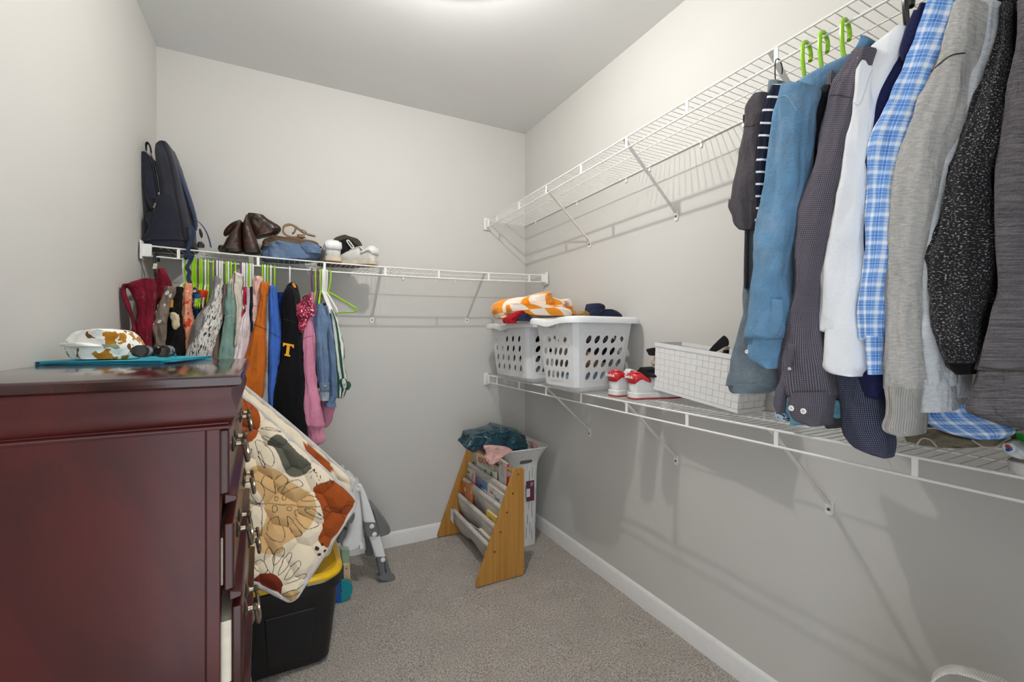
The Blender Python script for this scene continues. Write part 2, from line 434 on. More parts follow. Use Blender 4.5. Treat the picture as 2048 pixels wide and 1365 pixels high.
P0 = V((-.070, .991, 0)); EY = V((-.037, .9993, 0)).normalized(); EX = V((EY.y, -EY.x, 0))
def D(a, b, z): return P0+EY*a-EX*b+V((0, 0, z))
dr = thing('dresser', 'dark red mahogany chest of drawers with brass bail pulls, left foreground', 'dresser', D(.37, .24, 0))
MD = Matrix((EX, EY, V((0, 0, 1)))).transposed()
def dbox(name, a0, a1, b0, b1, z0, z1, m, par, bevel=.002):
    return MB().box(D((a0+a1)/2, (b0+b1)/2, (z0+z1)/2), (b1-b0, a1-a0, z1-z0), MD).build(name, m, par, smooth=False, bevel=bevel)
def drings(prof, a0, a1, b0, b1):
    return [[D(a0-o, b0-o, z), D(a0-o, b1, z), D(a1+o, b1, z), D(a1+o, b0-o, z)] for o, z in prof]
# top board with a rounded, moulded edge
pr = [(-.006, 1.198), (-.002, 1.199), (.004, 1.203), (.006, 1.210), (.004, 1.217), (0, 1.2205), (-.004, 1.2215)]
MB().loft(drings(pr, .006, .742, .006, .455)).build('top', M_MAHT, dr, angle=30)
# cove cornice under the top
pr = [(.002, 1.200), (.0, 1.193), (.0, 1.183), (.0025, 1.172), (.007, 1.160), (.0085, 1.150), (.007, 1.141), (.002, 1.133), (-.004, 1.129), (-.004, 1.127), (.0, 1.125), (.001, 1.121), (-.001, 1.117), (-.008, 1.116)]
MB().loft(drings(pr, .02, .728, .018, .45)).build('cornice', M_MAH, dr, angle=50)
dbox('carcass', .030, .718, .042, .452, .06, 1.118, M_MAH, dr, .001)
dbox('side_panel', .024, .0305, .06, .44, .10, 1.118, M_MAH, dr, .001)
dbox('corner_stile', .022, .060, .036, .0585, .06, 1.118, M_MAH, dr, .002)
dbox('corner_stile', .688, .726, .036, .0585, .06, 1.118, M_MAH, dr, .002)
dbox('plinth', .012, .736, .026, .455, 0, .085, M_MAH, dr, .006)
zs = [(.985, 1.113, .0), (.795, .928, .008), (.600, .762, .022), (.385, .570, .004), (.125, .355, .0)]
for k, (z0, z1, op) in enumerate(zs):
    df = dbox('drawer', .040, .708, .022-op, .0405-op, z0, z1, M_MAHF, dr, .004)
    MB().loft([[D(.032, .030-op, z0-.016), D(.032, .010-op, z0-.012), D(.032, .008-op, z0-.003), D(.032, .030-op, z0+.003)],
               [D(.716, .030-op, z0-.016), D(.716, .010-op, z0-.012), D(.716, .008-op, z0-.003), D(.716, .030-op, z0+.003)]]).build('drawer_lip', M_MAHF, df, smooth=False, bevel=.002)
    dbox('drawer_box', .05, .70, .0415-op, .30, z0+.01, z1-.03, M_RAW, df, .0)
    for a in (.19, .56):
        zc = (z0+z1)/2+.012
        for s in (-.042, .042):
            c = D(a+s, .022-op, zc); Mr = Matrix((EY, V((0, 0, 1)), EX)).transposed()
            MB().lathe([(.016, 0), (.017, .002), (.014, .004), (.010, .005), (.006, .007), (.005, .016), (.008, .018), (.009, .022), (.006, .026)], 16, Mr, c).build('pull_post', M_PEWTER, df, angle=40)
        pts = [D(a-.042, .022-op-.020, zc), D(a-.046, .022-op-.024, zc-.020), D(a-.028, .022-op-.027, zc-.042), D(a, .022-op-.028, zc-.046), D(a+.028, .022-op-.027, zc-.042), D(a+.046, .022-op-.024, zc-.020), D(a+.042, .022-op-.020, zc)]
        o_ = MB().tube(crp(pts, 28), [.0028+.0022*sin(pi*i/27) for i in range(28)], 8).build('pull_handle', M_PEWTER, df)

# things on the dresser
M_TEAL = plain('teal_card', '1d9fb6', .45, var=.06); M_TEAL2 = plain('dark_teal_card', '0f7f9c', .45, var=.06)
TZ = 1.2218
for k, (rot, dx, lab) in enumerate(((-16, 0, 'lowest of the thin teal folders stacked on the dresser top'), (-11, .006, 'middle teal folder of the stack on the dresser top'), (-15, -.003, 'topmost teal folder, lying under the floral pouch'))):
    r = radians(rot); c = V((-.385+dx, 1.668, TZ+.0032*k)); ex = V((cos(r), sin(r), 0)); ey = V((-sin(r), cos(r), 0))
    root = thing('paper_folder', lab, 'folder', c, 'teal folders on the dresser')
    for q, (nm, m_) in enumerate((('back_cover', M_TEAL2), ('front_cover', M_TEAL))):
        MB().box(c+V((0, 0, .0007+.0016*q)), (.285-.004*q, .30, .0012), Matrix((ex, ey, V((0, 0, 1)))).transposed()).build(nm, m_, root, smooth=False)
def floral(name, bg, spots, scale, thr=.32, rough=.85):
    """print of irregular flower patches: spots = list of colours"""
    t = NT(name); ob = t.coord('Object'); c = None
    base = t.ramp(t.noise(ob, 8), [(0, bg), (1, bg)])
    for i, (colr, th) in enumerate(spots):
        co = t.coord('Object', (1, 1, 1), (0, 0, 0), (i*.37, i*.21, i*.53))
        dn = t.n('ShaderNodeMix', data_type='RGBA'); dn.inputs[0].default_value = .06
        nz = t.n('ShaderNodeTexNoise'); nz.inputs['Scale'].default_value = scale*2.2; t.l(co, nz.inputs['Vector'])
        t.l(co, dn.inputs[6]); t.l(nz.outputs['Color'], dn.inputs[7])
        v = t.vor(dn.outputs[2], scale)
        msk = t.ramp(v, [(th*.95, (1, 1, 1)), (th, (0, 0, 0))])
        base = t.mix(msk, base, colr)
    t.bump(t.noise(ob, 14, 3), .5, .012)
    return t.done(base, rough, sheen=.1, spec=.2)
M_POUCH = floral('mustard_flower_cotton', 'f1efe8', (('8f9a7c', .30), ('a8711c', .34), ('6f4f1a', .16)), 19)
p = thing('floral_pouch', 'white cotton pouch printed with mustard flowers lying on teal folders', 'pouch', V((-.43, 1.68, 1.232)))
slab('pouch_body', [(658, 178, 212), (661, 150, 236), (668, 132, 252), (680, 121, 262), (694, 116, 270), (708, 118, 266), (716, 122, 262), (719, 128, 256)], 'y', 1.56, .15, M_POUCH, p, n=30, N=70, folds=(5, .05), crump=(.014, 16), seed=3)
slab('ruffle', [(672, 238, 262), (682, 240, 271), (696, 244, 273), (712, 238, 268)], 'y', 1.64, .07, M_POUCH, p, folds=(9, .1), crump=(.008, 30), seed=8)
slab('flap', [(686, 117, 172), (690, 112, 190), (693, 118, 200)], 'y', 1.545, .05, M_POUCH, p, n=10, folds=(3, .05), crump=(.004, 30), seed=9)
M_BLK = plain('glossy_black_plastic', '17130f', .12, var=.05, coat=.4); M_LENS = plain('brown_lens', '2a211b', .05, spec=.8)
p = thing('sunglasses', 'dark brown sunglasses folded on the teal folders beside the pouch', 'sunglasses', V((-.31, 1.57, 1.232)))
for nm, cx_, y_ in (('lens', 287, 1.56), ('lens', 331, 1.60)):
    slab(nm, [(691, cx_-14, cx_+8), (696, cx_-24, cx_+18), (704, cx_-26, cx_+20), (712, cx_-22, cx_+14), (715, cx_-12, cx_+4)], 'y', y_, .006, M_LENS, p, n=14, folds=(3, 0), crump=(0, 1), ex=2.2)
ptube('bridge', [(304, 697, 2), (311, 694, 2.4), (318, 697, 2)], 'y', 1.565, M_BLK, p, n=8)
for a, b in (((262, 703), (250, 712)), ((345, 700), (352, 714))): ptube('temple', [(a[0], a[1], 2.4), ((a[0]+b[0])/2, (a[1]+b[1])/2, 2.2, .05), (b[0], b[1]-1, 2, .10)], 'y', 1.57, M_BLK, p, n=10)

# ------------------------------------------------------------------ black tote with a yellow lid
M_TOTE = plain('black_tote_plastic', '141416', .38, var=.2, scale=20); M_YEL = plain('yellow_lid_plastic', 'e6b711', .35, var=.03)
TX0, TX1, TY0, TY1 = -.46, .165, 1.905, 2.265
tt = thing('storage_tote', 'black storage tote with a yellow lid standing beside the dresser', 'storage bin', V(((TX0+TX1)/2, (TY0+TY1)/2, 0)))
def rr_ring(x0, x1, y0, y1, z, r=.04, o=0):
    return [V(((x0+x1)/2+a, (y0+y1)/2+b, z)) for a, b in rrect((x1-x0)/2+o, (y1-y0)/2+o, r+max(o, 0))]
fl = lambda z: .042*z/.36
MB().loft([rr_ring(TX0, TX1, TY0, TY1, .006, .035, -.012), rr_ring(TX0, TX1, TY0, TY1, .018, .04, 0)]+[rr_ring(TX0, TX1, TY0, TY1, z, .04, fl(z)) for z in (.1, .2, .30)]+
          [rr_ring(TX0, TX1, TY0, TY1, .31, .04, .040), rr_ring(TX0, TX1, TY0, TY1, .312, .04, .052), rr_ring(TX0, TX1, TY0, TY1, .348, .04, .055), rr_ring(TX0, TX1, TY0, TY1, .352, .04, .050)]).build('bin', M_TOTE, tt, angle=35)
for x0, x1 in ((-.40, -.10), (-.05, .10)):
    MB().prism([V((x0, TY0-.013, .05)), V((x1, TY0-.013, .05)), V((x1+.012, TY0-.033, .25)), V((x0-.012, TY0-.033, .25))], (0, .012, 0)).build('side_rib', M_TOTE, tt, smooth=False, bevel=.004)
MB().prism([V((TX1+.006, TY0+.04, .06)), V((TX1+.006, TY1-.04, .06)), V((TX1+.028, TY1-.03, .25)), V((TX1+.028, TY0+.03, .25))], (-.014, 0, 0)).build('side_rib', M_TOTE, tt, smooth=False, bevel=.004)
MB().loft([rr_ring(TX0, TX1, TY0, TY1, z, .04, o) for o, z in ((.02, .340), (.050, .350), (.052, .362), (.046, .372), (.030, .374), (.018, .366), (-.03, .366), (-.04, .378), (-.06, .380))]).build('lid', M_YEL, tt, angle=35)

# ------------------------------------------------------------------ quilted play mat leaning on the tote
c6 = lambda x, y: (460+x/3.174, 780+y/3.174)
def seg_d(p, a, b):
    ax_, ay = a; bx, by = b; vx, vy = bx-ax_, by-ay; L = vx*vx+vy*vy
    t_ = 0 if L == 0 else max(0, min(1, ((p[0]-ax_)*vx+(p[1]-ay)*vy)/L)); return math.hypot(p[0]-ax_-t_*vx, p[1]-ay-t_*vy)
def in_poly(p, poly):
    c_ = False; j = len(poly)-1
    for i in range(len(poly)):
        if (poly[i][1] > p[1]) != (poly[j][1] > p[1]) and p[0] < (poly[j][0]-poly[i][0])*(p[1]-poly[i][1])/(poly[j][1]-poly[i][1])+poly[i][0]: c_ = not c_
        j = i
    return c_
def smooth_poly(pts, n=60):
    m = len(pts); out = []
    for k in range(n):
        t_ = k/n*m; i = int(t_); t_ -= i
        a, b, c, d = pts[(i-1) % m], pts[i % m], pts[(i+1) % m], pts[(i+2) % m]
        out.append(tuple(.5*(2*b[q]+(-a[q]+c[q])*t_+(2*a[q]-5*b[q]+4*c[q]-d[q])*t_*t_+(-a[q]+3*b[q]-3*c[q]+d[q])*t_**3) for q in (0, 1)))
    return out
RUST, RUST2, OLIVE, TAN, TAUPE, BLUSH = '9a4a1c', '7a2f1a', '5c5b50', 'd3ad78', '86745f', 'ead6c8'
blobs = [(RUST, [(50, 60), (130, 80), (185, 170), (175, 270), (140, 330), (60, 345), (0, 250)]),
         (OLIVE, [(240, 340), (290, 290), (350, 320), (420, 400), (505, 470), (500, 520), (430, 555), (370, 545), (325, 470), (290, 390)]),
         (TAN, [(120, 510), (190, 480), (300, 510), (360, 560), (440, 620), (520, 670), (545, 760), (510, 860), (430, 930), (340, 975), (330, 1020), (240, 1040), (170, 1000), (150, 930), (215, 850), (225, 760), (190, 660), (130, 590)]),
         (RUST, [(540, 610), (620, 580), (700, 590), (800, 700), (790, 770), (700, 940), (640, 1010), (555, 950), (590, 850), (570, 740), (535, 670)]),
         (RUST2, [(125, 1220), (190, 1165), (270, 1160), (325, 1210), (330, 1290), (300, 1315), (200, 1270), (140, 1250)]),
         (TAUPE, [(40, 1000), (90, 990), (130, 1050), (120, 1140), (80, 1180), (30, 1190)]),
         (BLUSH, [(480, 1150), (560, 1080), (620, 1060), (560, 1160), (480, 1220)]), (BLUSH, [(40, 640), (85, 650), (80, 700), (30, 700)]),
         (TAN, [(300, 1310), (400, 1270), (440, 1290), (400, 1345), (340, 1335)])]
blobs = [(lin(c_), smooth_poly(p_)) for c_, p_ in blobs]
BB = [(min(q[0] for q in p_), max(q[0] for q in p_), min(q[1] for q in p_), max(q[1] for q in p_)) for c_, p_ in blobs]
def leafloop(pts): return smooth_poly(pts, 40)
lines = []
def addl(pts, closed=True):
    P = leafloop(pts) if closed else [tuple(q) for q in cr(pts, 30)]
    for a, b in zip(P, P[1:]+(P[:1] if closed else [])):
        if a != b: lines.append((a, b))
for pts in ([(200, 590), (220, 550), (265, 550), (275, 610), (280, 650), (230, 625)], [(285, 660), (285, 570), (320, 540), (360, 560), (365, 590), (320, 620)],
            [(330, 655), (370, 590), (430, 575), (455, 610), (400, 625)], [(455, 700), (500, 675), (550, 690), (540, 705), (470, 710)],
            [(475, 755), (520, 755), (580, 800), (575, 815), (500, 780)], [(405, 770), (450, 780), (550, 850), (545, 870), (480, 880), (430, 830)],
            [(300, 800), (320, 850), (345, 920), (330, 960), (280, 950), (235, 910), (240, 840)], [(360, 800), (410, 850), (455, 910), (420, 925), (380, 900)],
            [(190, 720), (120, 770), (115, 850), (160, 910), (195, 920), (200, 860)], [(180, 715), (140, 650), (150, 590), (190, 590), (220, 640), (200, 700)],
            [(85, 705), (130, 700), (190, 715), (130, 712)], [(75, 470), (105, 460), (140, 390), (130, 380), (105, 420)], [(175, 405), (195, 400), (225, 480), (215, 485)],
            [(160, 330), (220, 350), (280, 430), (260, 490), (190, 430)], [(200, 250), (260, 250), (320, 275), (240, 260)], [(210, 300), (240, 300), (330, 350), (260, 330)],
            [(105, 250), (120, 255), (115, 270), (100, 275)], [(100, 235), (120, 230), (128, 245), (110, 252)], [(95, 275), (118, 270), (130, 280), (105, 295)],
            [(290, 685), (305, 685), (303, 705), (288, 703)], [(330, 680), (350, 680), (348, 702), (330, 700)], [(275, 740), (298, 740), (295, 770), (275, 770)], [(362, 745), (385, 748), (380, 765), (362, 760)],
            [(145, 1110), (195, 1070), (240, 1140), (190, 1165)], [(110, 1165), (125, 1165), (180, 1210), (170, 1240), (120, 1215)], [(265, 1160), (215, 1070), (245, 990), (280, 1040)], [(275, 1060), (300, 1010), (340, 1000), (330, 1060), (280, 1110)],
            [(305, 1170), (330, 1090), (370, 1030), (395, 1050), (360, 1120)], [(340, 1195), (380, 1130), (430, 1080), (445, 1110), (390, 1180)], [(345, 1240), (400, 1190), (470, 1160), (470, 1190), (400, 1220)], [(335, 1290), (420, 1260), (470, 1230), (440, 1280), (380, 1300)],
            [(590, 760), (620, 740), (700, 760), (650, 780)], [(700, 760), (740, 730), (790, 750), (770, 800), (720, 820)]): addl(pts)
addl([(190, 718), (300, 728), (390, 735), (480, 742), (575, 740)], False); addl([(150, 80), (125, 150), (120, 200)], False); addl([(90, 70), (110, 150), (70, 160)], False)
rs = random.Random(4)
for k in range(34):
    x_ = 505+rs.random()*150; y_ = 470+rs.random()*130
    if y_ > 470+(x_-505)*.8-5 and y_ < 590: a_ = rs.random()*3; lines.append(((x_, y_), (x_+13*cos(a_), y_+13*sin(a_)))); lines.append(((x_+1, y_+1), (x_+13*cos(a_)+1, y_+13*sin(a_)+1)))
dots = [(552, 1005, 11), (582, 982, 9), (598, 1022, 11), (565, 1042, 10), (610, 1055, 8), (578, 1083, 9)]
LG = {}
for s_ in lines:
    x0_, x1_ = sorted((s_[0][0], s_[1][0])); y0_, y1_ = sorted((s_[0][1], s_[1][1]))
    for gx in range(int((x0_-6)//40), int((x1_+6)//40)+1):
        for gy in range(int((y0_-6)//40), int((y1_+6)//40)+1): LG.setdefault((gx, gy), []).append(s_)
CREAM, INK = lin('e8dac0'), lin('33302b')
def mat_col(px, py):
    p = ((px-460)*3.174, (py-780)*3.174); c_ = CREAM
    for (col_, poly), bb in zip(blobs, BB):
        if bb[0] <= p[0] <= bb[1] and bb[2] <= p[1] <= bb[3] and in_poly(p, poly): c_ = col_
    for d_ in dots:
        if math.hypot(p[0]-d_[0], p[1]-d_[1]) < d_[2]: return INK
    for s_ in LG.get((int(p[0]//40), int(p[1]//40)), ()):
        if seg_d(p, *s_) < 1.9: return INK
    return c_
def mat_plane(py, off=0.0): return 1.826+(1200-py)/410*.30+off
def mat_pt(px, py, off=0.0): return ony(px, py, mat_plane(py, off))
t = NT('quilted_cotton_print'); va = t.n('ShaderNodeVertexColor', layer_name='print'); nz = t.noise(t.coord('Object'), 500, 2)
t.bump(t.noise(t.coord('Object'), 40, 3), .25, .006)
M_MAT = t.done(t.mix(.05, va.outputs[0], t.ramp(nz, [(0, 'a0a0a0'), (1, 'ffffff')]), 'MULTIPLY'), .9, sheen=.1, spec=.15)
M_BIND = cloth('light_grey_binding', 'c9c6c2', 700); M_MESHB = cloth('grey_mat_backing', 'c3bfba', 500)
matr = thing('play_mat', 'quilted cream play mat with rust and olive shapes, leaning on the tote', 'play mat', V((.05, 1.9, .36)))
QT, QR, QB, QL = (436, 748), (716, 1003), (586, 1205), (424, 1122)
def quad(u, v): # u along T->R , v along T->L
    return (QT[0]*(1-u)*(1-v)+QR[0]*u*(1-v)+QB[0]*u*v+QL[0]*(1-u)*v, QT[1]*(1-u)*(1-v)+QR[1]*u*(1-v)+QB[1]*u*v+QL[1]*(1-u)*v)
def rcorner(u, v, r=.07):
    # round the corners of the unit square
    uu, vv = u-.5, v-.5; lim = .5-r
    if abs(uu) > lim and abs(vv) > lim:
        dx, dy = abs(uu)-lim, abs(vv)-lim; m_ = max(dx, dy); L = math.hypot(dx, dy)
        if L > 0: k = m_/L; uu = math.copysign(lim+dx*k, uu); vv = math.copysign(lim+dy*k, vv)
    return uu+.5, vv+.5
def puff(px, py):
    # offset rows of rounded cushions with stitched valleys between them
    a = ((px-460)*.72+(py-780)*.69)/62; b = (-(px-460)*.69+(py-780)*.72)/50
    best = 9; sec = 9
    r0 = math.floor(b)
    for r in (r0-1, r0, r0+1, r0+2):
        o = .5*(r % 2); c0 = math.floor(a-o)
        for c in (c0-1, c0, c0+1, c0+2):
            d = math.hypot(a-(c+o+.12*sin(r*2.1)), (b-(r+.12*sin(c*1.7+r)))*.95)
            if d < best: best, sec = d, best
            elif d < sec: sec = d
    return .024*min(1, (sec-best)*1.7)**.55
def mat_sheet(name, off, colf, nu, nv, q, m, par, back=False):
    mb = MB()
    def P(u, v):
        u, v = rcorner(u, v); px, py = q(u, v); p = mat_pt(px, py, off)
        w_ = .014*sin(3.1*u+1)*sin(2.7*v)+.006*noise.noise(V((u*4, v*4, off*9)))
        edge = min(1, 14*min(u, v, 1-u, 1-v)+.15)
        return p+V((0, -1, .25))*(puff(px, py)*edge+w_*.6)
    mb.grid(P, nu, nv)
    o = mb.build(name, m, par, angle=180, solid=.012 if not back else .008)
    ca = o.data.color_attributes.new('print', 'FLOAT_COLOR', 'POINT'); buf = []
    for j in range(nv+1):
        for i in range(nu+1):
            px, py = q(*rcorner(i/nu, j/nv)); buf += list(colf(px, py))
    ca.data.foreach_set('color', buf); o.data.color_attributes.active_color = ca
    return o
mat_sheet('front_layer', 0, mat_col, 330, 230, quad, M_MAT, matr)
def border(q, off, n=60):
    pts = []
    for (a, b) in (((0, 0), (1, 0)), ((1, 0), (1, 1)), ((1, 1), (0, 1)), ((0, 1), (0, 0))):
        for k in range(n):
            u, v = a[0]+(b[0]-a[0])*k/n, a[1]+(b[1]-a[1])*k/n; u, v = rcorner(u, v)
            px, py = q(u, v); w_ = .014*sin(3.1*u+1)*sin(2.7*v)+.006*noise.noise(V((u*4, v*4, off*9)))
            pts.append(mat_pt(px, py, off)+V((0, -1, .25))*(w_*.6+.002))
    pts.append(pts[0]); return pts
MB().tube(border(quad, 0), .0095, 8, cap=False).build('binding', M_BIND, matr)
q2 = lambda u, v: (lambda a, b: (a+4+10*u, b-6-10*u*(1-u)*2))(*[c_ for c_ in ((448*(1-u)*(1-v)+694*u*(1-v)+640*u*v+430*(1-u)*v), (752*(1-u)*(1-v)+970*u*(1-v)+1120*u*v+1120*(1-u)*v))])
def col2(px, py):
    return lin(RUST) if in_poly((px, py), [(604, 888), (620, 890), (652, 918), (668, 942), (650, 950), (620, 925)]) else CREAM
mat_sheet('back_layer', .045, col2, 70, 50, q2, M_MAT, matr, True)
MB().tube(border(q2, .045), .009, 8, cap=False).build('binding', M_BIND, matr)

# ------------------------------------------------------------------ toddler step seat and the wooden toy behind the tote
M_WP = plain('white_seat_plastic', 'e9e9e8', .35, var=.01); M_GP = plain('grey_seat_plastic', '6f7072', .4, var=.03); M_LG = plain('grey_rubber', '77787a', .5, var=.03)
c7 = cX(640, 920, 4.55); q7 = lambda x, y: (640+x/4.55, 920+y/4.55)
st = thing('potty_ladder', 'white and grey plastic toddler step seat folded against the wall', 'step stool', V((.45, 2.5, 0)))
slab('upper_leg', c7([(238, 345, 384), (270, 356, 402), (320, 368, 424), (450, 385, 470), (580, 402, 512)]), 'y', 2.39, .045, M_WP, st, n=16, folds=(2, 0), crump=(0, 1), ex=4)
slab('leg_clamp', c7([(577, 400, 516), (640, 402, 534), (700, 420, 542)]), 'y', 2.383, .06, M_GP, st, n=10, folds=(2, 0), crump=(0, 1), ex=5)
slab('lower_leg', c7([(698, 444, 548), (800, 476, 578), (900, 506, 606)]), 'y', 2.39, .045, M_WP, st, n=10, folds=(2, 0), crump=(0, 1), ex=4)
lf = slab('leg_foot', c7([(890, 508, 606), (980, 526, 634), (1062, 545, 664), (1072, 536, 680), (1086, 526, 694), (1104, 540, 690)]), 'y', 2.383, .06, M_GP, st, n=22, folds=(2, 0), crump=(0, 1), ex=3.4)
MZ = Matrix((V((1, 0, 0)), V((0, 0, 1)), V((0, -1, 0)))).transposed()
for x, y in ((472, 607), (496, 680), (573, 912), (345, 272)):
    MB().lathe([(.0115, -.004), (.0118, .002), (.009, .004), (0.003, .0045)], 18, MZ, ony(*q7(x, y), 2.381)).build('bolt_cap', M_WP, st, angle=35)
mk = MB()
for k, (dx, dy) in enumerate(((0, 0), (1, 18), (3, 35), (5, 50), (8, 66), (10, 80))): mk.box(ony(*q7(590+dx, 942+dy), 2.3815), (.007+.002*(k > 3), .002, .004))
mk.build('height_marks', M_BLK, lf, smooth=False)
slab('rear_leg', c7([(640, 402, 440), (700, 408, 450), (760, 416, 470), (830, 425, 485), (862, 416, 492), (875, 420, 488)]), 'y', 2.60, .05, M_GP, st, n=14, folds=(2, 0), crump=(0, 1), ex=3.4)
slab('step_tread', c7([(455, 478, 500), (470, 480, 520), (540, 492, 580), (610, 500, 634), (650, 510, 651), (680, 520, 640), (704, 520, 560)]), 'y', 2.43, .16, M_GP, st, n=20, folds=(2, 0), crump=(0, 1), ex=5)
slab('seat_shell', c7([(198, 350, 357), (225, 325, 362), (270, 288, 370), (400, 262, 382), (550, 258, 398), (650, 252, 404), (720, 226, 405), (780, 198, 404), (812, 200, 380), (826, 215, 330)]), 'y', 2.40, .10, M_WP, st, n=36, folds=(2, 0), crump=(0, 1), ex=3)
slab('arm_rest', c7([(72, 214, 222), (90, 185, 226), (130, 140, 252), (165, 132, 240), (195, 160, 200)]), 'y', 2.50, .06, M_WP, st, n=18, folds=(2, 0), crump=(0, 1), ex=2.6)
slab('arm_rest', c7([(122, 240, 275), (150, 205, 305), (190, 192, 325), (225, 215, 318), (260, 255, 290)]), 'y', 2.45, .06, M_WP, st, n=18, folds=(2, 0), crump=(0, 1), ex=2.6)
slab('seat_pad', c7([(500, 280, 322), (540, 240, 320), (580, 230, 300)]), 'y', 2.37, .05, M_GP, st, n=8, folds=(2, 0), crump=(0, 1))
slab('seat_pad', c7([(640, 200, 250), (700, 170, 240), (760, 150, 200)]), 'y', 2.41, .05, M_GP, st, n=8, folds=(2, 0), crump=(0, 1))
slab('latch_tab', c7([(778, 358, 398), (815, 360, 402)]), 'y', 2.385, .03, M_WP, st, n=6, folds=(2, 0), crump=(0, 1), ex=6)
ty = thing('toy_cart', 'wooden push toy with a blue and teal wheel behind the tote', 'toy', V((.25, 2.36, 0)))
M_BIRCH = plain('birch_ply', 'd8bb94', .5, var=.06); M_SAGE = plain('sage_painted_wood', '8fa88c', .5, var=.04); M_BLUE = plain('blue_paint', '1450a0', .4, var=.04); M_TEALP = plain('teal_paint', '0f8a92', .4, var=.04)
slab('side_frame', c7([(955, 212, 272), (1000, 214, 276), (1100, 214, 277)]), 'y', 2.345, .016, M_BIRCH, ty, n=8, folds=(2, 0), crump=(0, 1), ex=6)
slab('body_panel', c7([(825, 190, 268), (900, 195, 270), (950, 205, 272)]), 'y', 2.36, .05, M_SAGE, ty, n=8, folds=(2, 0), crump=(0, 1), ex=8)
wc = ony(*q7(192, 1188), 2.30); wc.z = .0545
half = lambda s: [wc+V((s*.054*sin(pi*k/20), 0, .054*cos(pi*k/20))) for k in range(21)]
for s, m_ in ((-1, M_BLUE), (1, M_TEALP)): MB().prism(half(s), (0, .016, 0)).build('wheel_half', m_, ty, smooth=False, bevel=.002)
MB().lathe([(.004, -.002), (.006, 0), (.005, .003)], 12, MZ, wc).build('axle_cap', M_SCREW, ty)
MB().lathe([(.0538, 0), (.054, .016)], 32, MZ, wc+V((0, .16, 0))).build('far_wheel', M_BLUE, ty)
MB().tube([wc, wc+V((0, .15, 0))], .006, 10).build('axle', M_BIRCH, ty)
MB().lathe([(.003, -.001), (.004, .0015)], 10, MZ, ony(*q7(240, 990), 2.345)).build('screw', M_SCREW, ty)
# ------------------------------------------------------------------ sling bookshelf with picture books
M_PINE = woodmat('honey_pine', '9a6a2c', 'b98640', 'c99a55', .45, .0, (16, 16, .5), .04)
M_CANV = cloth('cream_canvas', 'cfc8bf', 900, .04)
bs = thing('sling_bookshelf', 'childs pine sling bookshelf with cream canvas pockets on the carpet', 'bookshelf', V((1.03, 2.44, 0)))
prof_ = [(.886, .004), (1.150, .004), (1.162, .016), (1.162, .572), (1.152, .585), (1.110, .587), (1.098, .578), (.884, .030), (.880, .014)]
RODS = [(1.125, .553), (1.092, .455), (1.056, .360), (1.020, .263), (.984, .167)]
for y in (2.110, 2.752):
    sp_ = MB().prism([V((x, y, z)) for x, z in prof_], (0, .016, 0)).build('side_panel', M_PINE, bs, smooth=False, bevel=.003)
    if y < 2.2:
        for x, z in RODS:
            MB().lathe([(.0055, -.001), (.0058, .001), (.003, .0012)], 12, MZ, (x, y, z)).build('screw', plain('brass_screw', '7a5a2a', .35, .8), sp_)
for x, z in RODS: MB().tube([(x, 2.125, z), (x, 2.753, z)], .0085, 12).build('dowel', M_PINE, bs)
MB().box((1.135, 2.44, .045), (.016, .63, .05)).build('back_rail', M_PINE, bs, smooth=False, bevel=.002)
for k in range(4):
    (x1, z1), (x0, z0) = RODS[k], RODS[k+1]      # rear (upper) dowel, front (lower) dowel
    pts = [(x0+.011, z0), (x0+.005, z0+.0105), (x0-.009, z0+.004), (x0-.006, z0-.02), (x0+.022, z0-.10), (x0+.05, z0-.125), (x0+.075, z0-.105), (x1-.0, z1-.05), (x1-.004, z1-.02)]
    P = cr(pts, 40); mb = MB()
    def S(u, v, P=P, k=k):
        x, z = P[int(round(v*39))]; y = 2.132+u*.612
        e = max(0, min(1, (v-.36)*6))*max(0, min(1, (.97-v)*8)); w_ = .006*sin(9*u+k)*e; return V((x+w_, y, z+.005*sin(14*u+2*k)*e))
    mb.grid(S, 24, 39); mb.build('canvas_pocket', M_CANV, bs, solid=.0025)
ct = MB().prism([V((.952, 2.70, .20)), V((.952, 2.66, .19)), V((.955, 2.655, .115)), V((.955, 2.715, .12))], (.001, 0, 0)).build('care_label', plain('care_label_white', 'd9dbe0', .7), bs, smooth=False)
M_PAGE = plain('cream_pages', 'e6d9bb', .8, var=.06, scale=80)
